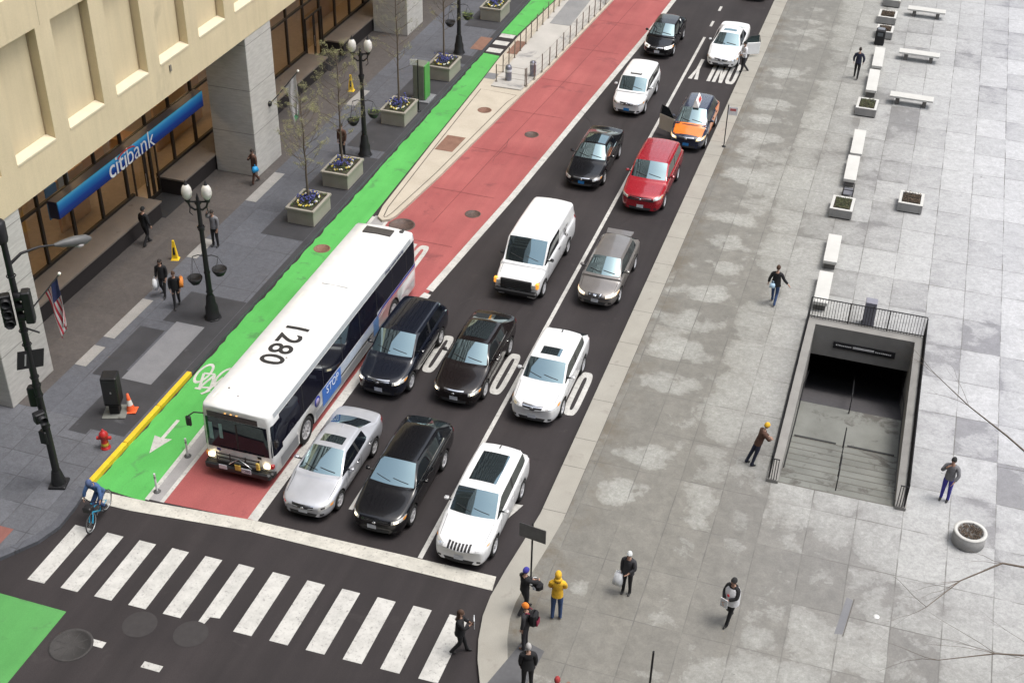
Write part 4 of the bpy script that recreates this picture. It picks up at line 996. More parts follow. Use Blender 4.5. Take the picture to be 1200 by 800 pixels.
car('grey_sedan', 'small warm grey car with a rear roof spoiler and bright headlights in the right lane', 'car', -1.52, 15.25, V(HATCH, L=4.45, gstyle='vshape', grille=(.36, .56, .72, .30), bulbmat=lit, lampmat=M('lens_lit', (.8, .75, .65), .2, emit=((1, .75, .45), .5)), lamp=(.60, .72, .34, .13)), GREY)
car('red_suv', 'red sport utility car with wide chrome grille and ribbed roof', 'car', -1.62, 23.35, V(SUV, L=5.0, W=2.0, H=1.78, hf=.96, hc=1.16, bf=1.15, br=1.25, yc=1.3, yh=1.98, ye=4.4, yg=4.88, wb=2.86, wf=.98, gstyle='multi', grille=(.52, .70, .90, .50), rails=RED, ribs=True, rw=.83), RED)
car('black_sedan', 'glossy black sedan with glass roof, chrome window line and blue front plate', 'car', -4.66, 24.65, V(SEDAN, L=4.92, sunroof=(2.2, 3.05, .55), waist=True, plate=plate_b, yc=1.40, yh=2.1, ye=3.35, yg=4.3, wb=2.85, wf=1.0), BLACK)
tx, tb, tyo = car('orange_taxi', 'orange taxi with dark roof, an advertising wedge on top and one door open', 'taxi', -.98, 30.15, V(HATCH, L=4.45, W=1.84, H=1.65, bf=1.08, hc=1.08, hf=.86, br=1.2, lamp=(.66, .80, .30, .14), bulbmat=lit, plate=plate_b, lampmat=M('lens_warm', (.8, .7, .45), .2, emit=((1, .75, .4), .4))), paint('paint_dark_blue', (.022, .028, .055), 0, .25, .5, 1.0))
car('white_boxy_car', 'boxy white taxi with small roof light, ahead of the black sedan with the glass roof', 'taxi', -4.62, 33.05, V(SUV, L=4.30, W=1.78, H=1.64, hf=.86, hc=1.04, yc=.98, yh=1.55, ye=3.95, yg=4.2, bf=1.06, br=1.08, wb=2.60, wf=.85, rw=.86, plate=plate_b, r=.33), WHITE)
ho, hb, hyo = car('black_hatchback', 'black hatchback with pale headlights farthest up the middle lane', 'car', -4.86, 41.05, V(HATCH, lampmat=M('lens_pale', (.8, .8, .78), .2, emit=((1, 1, 1), .15)), lamp=(.60, .76, .32, .13), ye=3.3, yg=4.15), BLACK)
wsn, wb_, wyo = car('white_sedan', 'white sedan with a small sunroof and its kerb-side door open beside a standing person', 'car', -1.22, 40.75, V(SEDAN, L=4.85, H=1.44, sunroof=(2.3, 2.6, .40), ye=3.2, yg=4.0), WHITE)
car('dark_sedan', 'dark car cut off by the top edge of the photo', 'car', -1.3, 52.1, V(SEDAN), NAVY)

# extras on single cars ---------------------------------------------------------
def find_root(lbl): return next(o for o in bpy.data.objects if o.parent is None and lbl in str(o.get('label', '')))
van = find_root('panel van'); vyo = -5.5/2
b = MB(); b.add([(-.62, 0, 0)], [], trim) if False else None
b = MB(); b.b2((-.92, vyo-.10, .36), (.92, vyo+.12, .56), trim, .05); b.build('bumper', van)
b = MB()
for s in (1, -1): b.b2((s*.76-.11, vyo-.03, .73), (s*.76+.11, vyo+.06, .92), M('lens_clear', (.6, .6, .55), .1), .02)
hl = b.build('headlight', van)
b = MB()
for s in (1, -1): b.b2((s*.90-.07, vyo-.02, .74), (s*.90+.07, vyo+.14, .98), M('amber_lit', (.85, .33, .04), .25, emit=((1, .4, .05), .5)), .02)
b.build('indicator', hl)
b = MB(); b.b2((-.68, vyo-.045, .60), (.68, vyo+.05, 1.03), trim, .03)
for k in range(4): b.b2((-.6, vyo-.055, .68+k*.085), (.6, vyo-.047, .70+k*.085), M('grille_line', (.05, .05, .05), .5))
b.build('grille', van)
b = MB(); 
for k, (yy, zz, r_) in enumerate(((1.0, 1.45, .10), (1.18, 1.62, .07), (.86, 1.62, .05), (1.05, 1.25, .08))): b.lathe([(r_, 0), (r_, .004), (0, .004)], (1.005 if False else .0, 0, 0), M('decal_grey', (.16, .15, .15), .5), 10, 'X') if False else b.box((.985, yy, zz), (.012, r_*2, r_*1.7), M('decal_grey', (.18, .17, .17), .5), 0, .004)
b.build('side_decal', van)
gs = find_root('roof spoiler'); b = MB()
b.add([(-.54, 1.42, 1.42), (.54, 1.42, 1.42), (.58, 1.78, 1.42), (-.58, 1.78, 1.42), (-.54, 1.42, 1.46), (.54, 1.42, 1.46), (.58, 1.80, 1.475), (-.58, 1.80, 1.475)], [[3, 2, 1, 0], [4, 5, 6, 7], [0, 1, 5, 4], [1, 2, 6, 5], [2, 3, 7, 6], [3, 0, 4, 7]], GREY)
b.b2((-.50, 1.5, 1.25), (-.42, 1.75, 1.443), GREY); b.b2((.42, 1.5, 1.25), (.50, 1.75, 1.443), GREY); b.build('spoiler', gs)
# open doors: hinged at the front edge
def open_door(root, side, yh, yo, W, body, ang, belt, inner, L=1.05, roofz=1.5):
    hinge = link('door', None); bpy.data.objects.remove(hinge)
    b = MB(); t = .07
    b.b2((0, 0, .28), (t, L, belt), body, .02); b.b2((-.006, .06, .36), (-.001, L-.08, belt-.06), inner)
    b.tube([(t/2, .02, belt), (t/2, .42, roofz-.06), (t/2, L-.1, roofz-.02), (t/2, L, belt)], .02, trim, 5)
    o = b.build('open_door', root); o.location = (side*(W/2-.05), yh+yo, 0); o.rotation_euler = (0, 0, ang)
    if side < 0: o.scale = (-1, 1, 1)
    g = MB(); g.add([(t/2, .06, belt), (t/2, L-.05, belt), (t/2, L-.12, roofz-.03), (t/2, .42, roofz-.07)], [[0, 1, 2, 3]], sglass); g.build('door_window', o)
    return o
open_door(tx, -1, 1.25, tyo, 1.84, paint('paint_cream', (.55, .50, .42), 0, .4), R(62), 1.08, seat_m, 1.0, 1.6)
open_door(wsn, 1, 1.95, wyo, 1.86, WHITE, R(-62), .98, door_in, 1.05, 1.42)
# taxi: dark roof cap, wings, advertising wedge
NB = paint('paint_dark_blue', (.022, .028, .055), 0, .25, .5, 1.0)
def on_shell(nm, quads, bvh, m, d, u, v, yo, root, off=.004, n=(10, 10), o=(0, 0, 0)):
    b = MB()
    for q in quads: patch(bvh, q, o, u, v, d, m, b, off, n, yo)
    return b.build(nm, root)
on_shell('bonnet_panel', [[(-.74, .16), (.74, .16), (.78, .98), (-.78, .98)]], tb, ORANGE, (0, 0, -1), (1, 0, 0), (0, 1, 0), tyo, tx, .005, (14, 10))
for s in (1, -1):
    on_shell('side_panel', [[(1.45, .40), (3.0, .40), (3.0, 1.05), (1.45, .98)]], tb, ORANGE, (-s, 0, 0), (0, 1, 0), (0, 0, 1), tyo, tx, .004)
    on_shell('rear_panel', [[(3.0, .62), (4.32, .66), (4.25, 1.18), (3.0, 1.16)]], tb, ORANGE, (-s, 0, 0), (0, 1, 0), (0, 0, 1), tyo, tx, .004)
b = MB(); sy = .0
b.add([(-.16, -.55, 0), (.16, -.55, 0), (.16, .55, 0), (-.16, .55, 0), (-.02, -.50, .34), (.02, -.50, .34), (.02, .50, .34), (-.02, .50, .34)], [[3, 2, 1, 0], [4, 5, 6, 7], [0, 1, 5, 4], [1, 2, 6, 5], [2, 3, 7, 6], [3, 0, 4, 7]], M('ad_white', (.8, .8, .78), .4))
o = b.build('roof_sign', tx); o.location = (.02, -.05, 1.68); o.rotation_euler = (0, 0, R(2))
b = MB(); b.add([(.142, -.1, .07), (.142, .42, .07), (.060, .40, .25), (.060, -.08, .25)], [[0, 1, 2, 3]], M('ad_red', (.55, .03, .03), .4)); o2 = b.build('sign_picture', o); o2.location = (.006, 0, .004)
wbx = find_root('boxy white taxi'); b = MB(); b.b2((-.26, -.35, 1.655), (.26, -.18, 1.74), M('ad_white', (.8, .8, .78), .4), .03); b.b2((-.30, -.38, 1.64), (.30, -.15, 1.665), trim, .01); b.build('roof_light', wbx)
ca = find_root('chrome-edged shield'); b = MB(); b.box((.0, 1.72, 1.22), (.14, .05, .03), litw); b.build('brake_lamp', ca)

# ------------------------------------------------------------------ city bus
bx, by = rd(-9.72, 1.74); BL, BW = 12.3, 2.46
bus = thing('city_bus', 'long white city bus with the number 1280 on its roof, standing in the red lane', 'bus', (bx, by+BL/2, RZ+.004)); bus.scale = (1.016, 1.016, 1.03)
busw = paint('bus_white', (.78, .78, .77), 0, .35); bglass = mkglass('bus_glass', (.010, .010, .018)); bn_ = bglass.node_tree.nodes['Principled BSDF']; bn_.inputs['IOR'].default_value = 1.45; bn_.inputs['Coat Weight'].default_value = 0; bn_.inputs['Specular IOR Level'].default_value = .5; silv = paint('bus_silver', (.42, .43, .45), .4, .4)
half = [(0, .30), (1.14, .30), (1.22, .36), (1.23, 1.0), (1.225, 1.6), (1.215, 2.2), (1.205, 2.44), (1.17, 2.63), (1.12, 2.69), (.55, 2.745), (0, 2.77)]
stn = [(0.0, .90, .10), (.05, .955, .05), (.16, .99, .02), (.40, 1, 0), (1.6, 1, 0), (4, 1, 0), (8, 1, 0), (11, 1, 0), (12.05, 1, 0), (12.22, .985, .02), (12.3, .95, .07)]
bm = bmesh.new(); rings = []
for y, sx, dz in stn:
    rr = []
    for i, (x, z) in enumerate(half):
        bowy = -.10*(1-(x/1.23)**2) if y < .3 else 0
        zz = z-(dz if z > 2.3 else 0)+(dz*.4 if z < .4 else 0)
        rr.append((bm.verts.new((x*sx, y+bowy, zz)), bm.verts.new((-x*sx, y+bowy, zz)) if x > 0 else None))
    rings.append(rr)
g_ = lambda k, i, s: rings[k][i][0] if rings[k][i][1] is None else rings[k][i][s]
for k in range(len(stn)-1):
    for i in range(len(half)-1):
        for s in (0, 1):
            vs = [g_(k, i, s), g_(k+1, i, s), g_(k+1, i+1, s), g_(k, i+1, s)]
            f = bm.faces.new(vs if s == 0 else vs[::-1]); f.smooth = True
for k in (0, len(stn)-1):
    for i in range(len(half)-1):
        a = [g_(k, i, 1), g_(k, i, 0), g_(k, i+1, 0), g_(k, i+1, 1)]; a = list(dict.fromkeys(a))
        f = bm.faces.new(a if k == 0 else a[::-1]); f.smooth = True
bmesh.ops.recalc_face_normals(bm, faces=bm.faces)
bvh = BVHTree.FromBMesh(bm); me = bpy.data.meshes.new('bus'); bm.to_mesh(me); bm.free(); me.materials.append(busw); me.materials.append(under)
cb = MB()
for yy in (2.35, 9.95):
    for sx in (1, -1): cb.lathe([(.57, -.2), (.57, .2)], (sx*(BW/2-.12), yy, .49), under, 28, 'X')
cut = cb.build('cut')
o = bpy.data.objects.new('tmp', me); COL.objects.link(o); m = o.modifiers.new('b', 'BOOLEAN'); m.operation = 'DIFFERENCE'; m.object = cut; m.material_mode = 'TRANSFER'
dg = bpy.context.evaluated_depsgraph_get(); res = bpy.data.meshes.new_from_object(o.evaluated_get(dg)); bpy.data.objects.remove(o); bpy.data.objects.remove(cut)
for v in res.vertices: v.co.y -= BL/2
res.name = 'body'; link('body', res, bus)
BY = -BL/2
put_wheels(bus, BW, 2.35, 9.95, BY, .49, .28, 8)
def bp(nm, quads, m, d=(-1, 0, 0), u=(0, 1, 0), v=(0, 0, 1), off=.008, n=(24, 3), par=None, o=(0, 0, 0)): 
    return on_shell(nm, quads, bvh, m, d, u, v, BY, par or bus, off, n, o)
def rq(a, b_, c, d): return [(a, c), (b_, c), (b_, d), (a, d)]
blue = M('stripe_blue', (.015, .03, .28), .4); redst = M('stripe_red', (.5, .03, .05), .4)
for s in (1, -1):
    bp('cove_strip', [rq(.3, 12.2, 2.44, 2.60)], M('cove_grey', (.36, .38, .40), .5), d=(-s, 0, 0), off=.006)
    wnd = bp('side_window', [rq(.62, 8.4, 1.28, 2.40), rq(8.4, 12.15, 1.40, 2.40)], bglass, d=(-s, 0, 0))
    for y in (2.2, 3.75, 5.3, 6.85, 8.4, 9.9, 11.3): bp('window_bar', [rq(y, y+.035, 1.30 if y < 8.4 else 1.42, 2.38)], trim, d=(-s, 0, 0), off=.011, n=(1, 4), par=wnd)
    bp('stripe', [rq(.9, 7.2, 1.19, 1.25), [(7.2, 1.17), (8.3, 1.17), (8.3, 1.25), (7.2, 1.25)], [(8.3, 1.17), (8.9, 1.28), (8.9, 1.38), (8.3, 1.25)], rq(8.9, 12.2, 1.28, 1.38)][1:], blue, d=(-s, 0, 0), off=.010)
    bp('stripe', [rq(7.2, 8.4, 1.10, 1.14), [(8.4, 1.10), (9.0, 1.20), (9.0, 1.24), (8.4, 1.14)], rq(9.0, 12.2, 1.20, 1.24)], redst, d=(-s, 0, 0), off=.010)
    bp('lower_panel', [rq(.45, 1.7, .40, .82), rq(3.05, 9.3, .40, .70), rq(10.6, 12.1, .40, .74)], silv, d=(-s, 0, 0), off=.006)
    bp('advert_rail', [rq(4.9, 7.9, .80, .86)], trim, d=(-s, 0, 0), off=.012)
    ad = bp('advert_panel', [rq(3.6, 5.1, .55, 1.24)], M('advert_blue', (.05, .16, .50), .5), d=(-s, 0, 0), off=.014)
    bp('advert_panel', [rq(5.1, 8.0, .90, 1.24)], M('advert_pale', (.42, .47, .55), .5), d=(-s, 0, 0), off=.013)
    bp('advert_panel', [rq(8.0, 8.5, .60, 1.24)], M('advert_mid', (.12, .24, .48), .5), d=(-s, 0, 0), off=.014)
    if s == 1: lettering('advert_writing', 'STOP', M('advert_ink', (.75, .8, .9), .5), basis((0, 1, 0), (0, 0, 1), (1.262, BY+4.38, 1.03)), ad, .42, .003)
b = MB(); b.lathe([(.20, 0), (.20, .01), (0, .01)], (1.232, BY+3.22, 1.05), blue, 20, 'X', cap=False); b.lathe([(.13, .011), (.13, .016), (0, .016)], (1.232, BY+3.22, 1.05), M('roundel_mauve', (.35, .30, .45), .5), 16, 'X', cap=False); b.build('roundel', bus)
lettering('side_writing', 'chicago transit authority', M('ink_dark', (.05, .06, .12), .6), basis((0, 1, 0), (-.12, 0, .99), (1.212, BY+10.2, 2.52)), bus, .17, .004, 1.05)
fr_ = (0, 1, 0); ux = (1, 0, 0)
ws = bp('windscreen', [rq(-1.17, 1.17, 1.06, 2.22)], bglass, d=fr_, u=ux, off=.010, n=(20, 6))
bp('windscreen', [rq(-.04, .64, 1.10, 2.26)], bglass, d=(-1, 0, 0), off=.009, n=(6, 4)); bp('windscreen', [rq(-.04, .64, 1.10, 2.26)], bglass, d=(1, 0, 0), off=.009, n=(6, 4))
bp('centre_bar', [rq(-.03, .03, 1.12, 2.12)], trim, d=fr_, u=ux, off=.016, n=(1, 4), par=ws)
bp('driver_screen', [rq(-.98, -.84, 1.35, 2.02), rq(-.62, -.50, 1.45, 2.02)], M('screen_teal', (.16, .32, .30), .2), d=fr_, u=ux, off=.014, n=(1, 4), par=ws)
ds = bp('destination_sign', [rq(-.98, .78, 2.24, 2.46)], M('sign_dark', (.03, .025, .03), .25), d=fr_, u=ux, off=.012, n=(16, 2))
bp('sign_light', [rq(x, x+.06, 2.475, 2.495) for x in (-.35, -.15, .05)], litw, d=fr_, u=ux, off=.02, n=(1, 1), par=ds)
b = MB(); b.b2((-1.16, BY-.27, .30), (1.16, BY-.06, .56), trim, .06); b.b2((-1.2, BY-.12, .30), (1.2, BY+.25, .52), trim, .05); b.build('bumper', bus)
for s in (1, -1):
    b = MB(); b.b2((s*.98-.10, BY-.10, .66), (s*.98+.10, BY-.015, .80), lit, .02); hl = b.build('headlight', bus)
    b = MB(); b.b2((s*1.14-.06, BY-.04, .64), (s*1.14+.05, BY+.10, .80), M('amber_lens', (.8, .3, .05), .2) if s < 0 else redl, .02); b.build('indicator', hl)
    bp('number_dot', [rq(s*.72-.07, s*.72+.07, .92, 1.02)], blue if s < 0 else trim, d=fr_, u=ux, off=.012, n=(2, 1))
rk = thing('bike_rack', '', '', (0, 0, 0)); rk.parent = bus; 
for k in ('label', 'category'): 
    if k in rk: del rk[k]
bpy.data.objects.remove(rk)
b = MB(); rkm = M('rack_dark', (.05, .045, .045), .5, .5)
for z in (.62, .80, .95): b.tube([(-.72, BY-.17, z), (.78, BY-.17, z)], .022, rkm, 6)
for x in (-.72, -.25, .3, .78): b.tube([(x, BY-.17, .58), (x, BY-.17, 1.0)], .02, rkm, 6)
b.tube([(-.3, BY-.20, .60), (.1, BY-.24, .95), (.5, BY-.20, .62)], .02, chrome, 6)
b.tube([(-.72, BY-.17, .60), (-.72, BY-.02, .62)], .02, rkm, 6); b.tube([(.78, BY-.17, .60), (.78, BY-.02, .62)], .02, rkm, 6); rk = b.build('bike_rack', bus)
b = MB(); b.b2((-.05, BY-.30, .50), (.16, BY-.25, .74), M('tag_yellow', (.6, .42, .08), .5), .02); b.b2((.68, BY-.24, .64), (.80, BY-.16, .92), M('tag_yellow', (.6, .42, .08), .5), .02); b.build('reflector', rk)
b = MB(); b.b2((.18, BY-.292, .46), (.52, BY-.272, .64), plate_w, .004); np_ = b.build('number_plate', bus)
lettering('plate_writing', '1280', M('ink_dark', (.05, .06, .12), .6), basis((1, 0, 0), (0, 0, 1), (.35, BY-.294, .55)), np_, .15, .002)
b = MB(); b.b2((-.62, BY-.292, .44), (-.34, BY-.272, .60), plate_w, .004); b.build('number_plate', bus)
for s in (1, -1):
    b = MB(); b.tube([(s*1.12, BY+.02, 2.28), (s*1.38, BY-.12, 2.34), (s*1.56, BY-.18, 2.20)] if s < 0 else [(s*1.2, BY+.15, 1.45), (s*1.34, BY+.02, 1.5), (s*1.36, BY+.0, 1.62)], .022, trim, 6)
    if s < 0: b.box((-1.57, BY-.18, 2.0), (.20, .10, .38), trim, 0, .04)
    else: b.box((1.37, BY+.0, 1.72), (.16, .10, .26), trim, 0, .04)
    b.build('wing_mirror', bus)
tx_m = M('roof_ink', (.022, .02, .019), .8)
rn = lettering('roof_number', '1280', tx_m, basis((0, -1, 0), (1, 0, 0), (-.10, BY+3.72, 2.755)), bus, 1.18, 0, 1.08, .018)
bmx = bmesh.new(); bmx.from_mesh(rn.data); bmesh.ops.subdivide_edges(bmx, edges=[e for e in bmx.edges if e.calc_length() > .12], cuts=3); bmesh.ops.triangulate(bmx, faces=bmx.faces)
for v in bmx.verts:
    h = bvh.ray_cast(Vector((v.co.x, v.co.y+BL/2, 5)), Vector((0, 0, -1))); v.co.z = h[0].z+.012
bmx.to_mesh(rn.data); bmx.free()
b = MB(); b.b2((-.62, BY+11.5, 2.70), (.52, BY+11.95, 2.80), M('vent_dark', (.05, .045, .042), .6), .01)
for k in range(5): b.b2((-.60, BY+11.54+k*.085, 2.80), (.50, BY+11.56+k*.085, 2.808), M('vent_line', (.12, .11, .10), .6))
b.build('roof_vent', bus)
b = MB(); b.box((.78, BY+12.0, 2.75), (.16, .10, .12), M('vent_dark', (.05, .045, .042), .6), .3, .03); b.box((.80, BY+12.12, 2.75), (.10, .16, .08), M('vent_dark', (.05, .045, .042), .6), .2, .03); b.build('exhaust', bus)
b = MB()
for x, y in ((-.62, .9), (-.15, .6), (.35, 3.0), (-.1, 8.6)): b.box((x, BY+y, 2.77), (.07, .05, .035), M('rivet_grey', (.35, .32, .3), .5), 0, .01)
b.build('roof_fitting', bus)
b = MB(); b.b2((-.5, BY+7.6, 2.760), (.5, BY+8.6, 2.79), busw, .02); b.build('roof_hatch', bus)
b = MB()
for x0 in (-1.0, -.5, 0, .5): pass
for y in (2.0, 4.1, 6.2, 8.3, 10.4): b.b2((-1.05, BY+y, 2.685), (-.6, BY+y+.02, 2.69), silv)
b.build('roof_seam', bus)

# ================================================================== STREET FURNITURE
iron_b = M('black_iron', (.018, .018, .020), .5, .3); globe = M('lamp_globe', (.60, .58, .54), .25, 0, .5); planter_m = speckled('planter_concrete', (.27, .25, .21), (.32, .30, .255), 2, 40, .85, .1)
soil = M('soil', (.05, .04, .03), .95, bump=.5); leafg = M('leaf_green', (.07, .11, .03), .8); leafd = M('leaf_dark', (.035, .055, .02), .8)
blu_f = M('petal_blue', (.07, .08, .26), .6); yel_f = M('petal_yellow', (.70, .55, .08), .6); whi_f = M('petal_white', (.7, .7, .65), .6)
def leaf(b, c, s, m, rg):
    a = rg.uniform(0, 6.28); t = rg.uniform(-.9, .9); u = Vector((math.cos(a), math.sin(a), t*.5))*s; v = Vector((-math.sin(a)*.6, math.cos(a)*.6, rg.uniform(-.5, .5)))*s
    c = Vector(c); b.add([c-u, c-v*.5, c+u, c+v*.5], [[0, 1, 2, 3]], m)
def lamp_post(x, y, rz, label, greens):
    t = thing('street_lamp', label, 'street lamp', (x, y, 0), rz, 'twin globe street lamps along the sidewalk')
    b = MB(); b.lathe([(.30, 0), (.30, .12), (.26, .16), (.25, .5), (.20, .62), (.17, .95), (.13, 1.05)], (0, 0, 0), iron_b, 14); b.lathe([(.34, 0), (.34, .05), (.3, .06)], (0, 0, 0), iron_b, 8); b.build('base', t)
    b = MB(); b.tube([(0, 0, 1.0), (0, 0, 5.1)], [.115, .075], iron_b, 12)
    for z, r in ((1.2, .14), (2.05, .13), (3.9, .13), (4.0, .15), (5.0, .13)): b.lathe([(r*.8, z-.05), (r, z), (r*.8, z+.05)], (0, 0, 0), iron_b, 12, cap=False)
    b.build('pole', t)
    b = MB()
    for s in (1, -1):
        pts = [(0, 0, 4.75), (s*.14, 0, 4.72), (s*.30, 0, 4.85), (s*.36, 0, 5.05)]; b.tube(pts, .04, iron_b, 6); b.tube([(0, 0, 5.05), (s*.36, 0, 5.05)], .035, iron_b, 6); b.lathe([(.07, 5.03), (.11, 5.10), (.11, 5.16)], (s*.36, 0, 0), iron_b, 10); b.tube([(s*.3, 0, 4.85), (s*.34, 0, 4.6), (s*.24, 0, 4.5)], .02, iron_b, 5)
    b.lathe([(.05, 5.0), (.06, 5.2), (.02, 5.35), (.0, 5.42)], (0, 0, 0), iron_b, 8, cap=False); b.build('crossarm', t)
    for s in (1, -1):
        b = MB(); b.lathe([(.09, 5.16), (.17, 5.28), (.20, 5.42), (.18, 5.58), (.12, 5.70), (.07, 5.74)], (s*.36, 0, 0), globe, 14); g = b.build('globe', t)
        b = MB(); b.lathe([(.08, 5.74), (.05, 5.80), (.015, 5.9), (.0, 5.95)], (s*.36, 0, 0), iron_b, 8, cap=False); b.build('finial', g)
    rg = random.Random(int(y))
    for s, gr in zip((1, -1), greens):
        b = MB(); z0 = 1.95 if s > 0 else 1.55
        b.tube([(0, 0, 2.75), (s*.25, 0, 2.80), (s*.48, 0, 2.72)], .018, iron_b, 5)
        for a in (0, 2.1, 4.2): b.tube([(s*.48, 0, 2.72), (s*.48+.26*math.cos(a), .26*math.sin(a), z0+.25)], .006, iron_b, 4)
        b.lathe([(.02, z0-.08), (.16, z0), (.26, z0+.16), (.29, z0+.27), (.26, z0+.25), (.0, z0+.22)], (s*.48, 0, 0), iron_b, 14, cap=False); k = b.build('hanging_basket', t)
        if gr:
            b = MB()
            for i in range(260 if gr > 1 else 60): a = rg.uniform(0, 6.28); r = .34*rg.random()**.5; leaf(b, (s*.48+r*math.cos(a), r*math.sin(a), z0+.26+rg.uniform(-.22*(gr > 1), .16)), .05, leafg if rg.random() < .7 else M('leaf_lime', (.24, .30, .06), .8), rg)
            b.build('basket_plant', k)
    return t
lamp_post(-15.19, 9.72, R(18), 'black twin-globe street lamp with empty baskets, nearest the yellow kerb', (0, 0))
lamp_post(-15.22, 24.6, R(18), 'black street lamp with two white globes beside the second and third flower planters', (1, 1))
lamp_post(-15.32, 38.0, R(18), 'black street lamp with leafy green baskets, cut by the top edge', (2, 0))

# corner signal pole
t = thing('traffic_light', 'tall black signal pole with road lamp arm standing on the street corner', 'traffic light', (-15.1, -.62, 0))
b = MB(); b.box((0, 0, .05), (.55, .55, .1), iron_b, .3, .02); b.lathe([(.24, .1), (.20, .35), (.15, .6)], (0, 0, 0), iron_b, 10); b.build('base', t)
b = MB(); b.tube([(0, 0, .3), (0, 0, 9.0)], [.125, .09], iron_b, 12); b.build('pole', t)
b = MB(); b.lathe([(.10, 8.95), (.22, 9.0), (.24, 9.1), (.24, 9.6), (.2, 9.66), (0, 9.68)], (-.12, .02, 0), iron_b, 16, cap=False); b.build('sensor_can', t)
b = MB(); b.tube([(0, 0, 8.25), (.22, .35, 8.50), (.5, .8, 8.52), (.78, 1.22, 8.42)], [.05, .045, .035, .03], iron_b, 8); a_ = b.build('lamp_arm', t)
b = MB(); d = Vector((.58, .80, -.10)).normalized(); c = Vector((.75, 1.18, 8.42))
b.tube([c, c+d*.25, c+d*.6, c+d*.95, c+d*1.1], [.05, .11, .16, .14, .05], M('lamp_head_grey', (.10, .10, .10), .5), 12); b.ball(c+d*.72+Vector((0, 0, -.12)), (.16, .16, .10), M('lamp_lens_grey', (.45, .42, .42), .3), 10, 6); b.build('lamp_head', t)
lens_r = M('lens_dark', (.05, .01, .01), .3)
def head(x, y, z, rz, n=3, name='signal_head', big=1.0):
    b = MB(); b.box((0, 0, 0), (.34*big, .26, .36*n*big), iron_b, 0, .03)
    for k in range(n): b.lathe([(.13*big, 0), (.14*big, -.2), (.125*big, -.2), (.12*big, -.02), (0, -.02)], (0, -.13, (k-(n-1)/2)*.35*big), iron_b, 12, 'Y', cap=False)
    o = b.build(name, t); o.location = (x, y, z); o.rotation_euler = (0, 0, rz); return o
head(.32, .05, 6.9, R(-60), 3); head(-.30, -.15, 6.75, R(40), 3); head(-.24, .1, 3.45, R(200), 2, 'pedestrian_signal'); head(.10, -.3, 3.0, R(60), 1, 'pedestrian_signal')
b = MB(); b.box((0, 0, 0), (.80, .03, .62), iron_b, 0, .005); b.box((-.16, -.02, 0), (.05, .01, .4), M('sign_greyish', (.3, .3, .3), .5)); o = b.build('street_sign', t); o.location = (.05, -.05, 5.0); o.rotation_euler = (0, R(12), R(55))
b = MB(); b.b2((-.22, -.17, 1.75), (.05, .12, 2.25), iron_b, .03); b.build('control_box', t)
for z in (6.0, 5.5, 4.3, 4.0, 3.6, 7.9, 2.4): b = MB(); b.lathe([(.13, -.03), (.15, 0), (.13, .03)], (0, 0, z), iron_b, 10, cap=False); b.build('clamp', t)
b = MB(); b.tube([(-.13, .1, 8.4), (-.2, .1, 7.9), (-.12, .1, 7.2)], .02, iron_b, 5); b.build('cable', t)
b = MB(); b.tube([(.0, .12, 6.0), (.3, .3, 5.8)], .03, iron_b, 5); b.build('bracket', t)

# cabinet, cone, hydrant
t = thing('utility_cabinet', 'black upright metal cabinet on the sidewalk next to an orange cone', 'cabinet', (-15.45, 3.3, 0), R(20))
b = MB(); b.b2((-.27, -.27, .45), (.27, .27, 1.62), iron_b, .03); b.build('body', t); b = MB(); b.b2((-.17, -.17, 0), (.17, .17, .45), iron_b, .02); b.b2((-.4, -.4, 0), (.4, .4, .05), conc, .01); b.build('plinth', t)
b = MB(); b.b2((.0, -.30, 1.0), (.05, -.272, 1.08), M('steel', (.5, .5, .5), .3, .9)); b.build('latch', t); b = MB(); b.b2((-.24, -.285, .55), (.24, -.272, 1.55), M('cabinet_door', (.025, .025, .028), .4), .01); b.build('door', t)
t = thing('traffic_cone', 'orange traffic cone with white band leaning by the black cabinet', 'traffic cone', (-15.0, 3.55, 0)); t.rotation_euler = (R(-3), R(-6), 0)
org = M('cone_orange', (.80, .13, .04), .5)
b = MB(); b.box((0, 0, .02), (.42, .42, .04), org, .3, .01); b.lathe([(.16, .04), (.11, .25)], (0, 0, 0), org, 14, cap=False); b.lathe([(.075, .45), (.04, .70), (.0, .71)], (0, 0, 0), org, 14, cap=False); b.build('body', t)
b = MB(); b.lathe([(.11, .25), (.075, .45)], (0, 0, 0), M('cone_white', (.7, .68, .66), .5), 14, cap=False); b.build('band', t)
t = thing('fire_hydrant', 'red fire hydrant with a yellow band next to the yellow kerb', 'fire hydrant', (-14.72, 1.5, 0), R(20)); rdm = M('hydrant_red', (.45, .02, .02), .4, 0, .4)
b = MB(); b.lathe([(.17, 0), (.17, .05), (.12, .07), (.12, .48), (.16, .52), (.15, .60), (.08, .70), (.03, .73), (.03, .78), (0, .78)], (0, 0, 0), rdm, 14, cap=False); b.build('barrel', t)
for a in (0, math.pi/2*1, math.pi): 
    b = MB(); b.tube([(0, 0, .42), (.24*math.cos(a), .24*math.sin(a), .42)], .065, rdm, 10); b.build('outlet', t)
b = MB(); b.lathe([(.125, .12), (.13, .14), (.13, .22), (.125, .24)], (0, 0, 0), M('hydrant_yellow', (.6, .42, .05), .5), 14, cap=False); b.build('band', t)
yc = M('caution_yellow', (.85, .55, .02), .5)
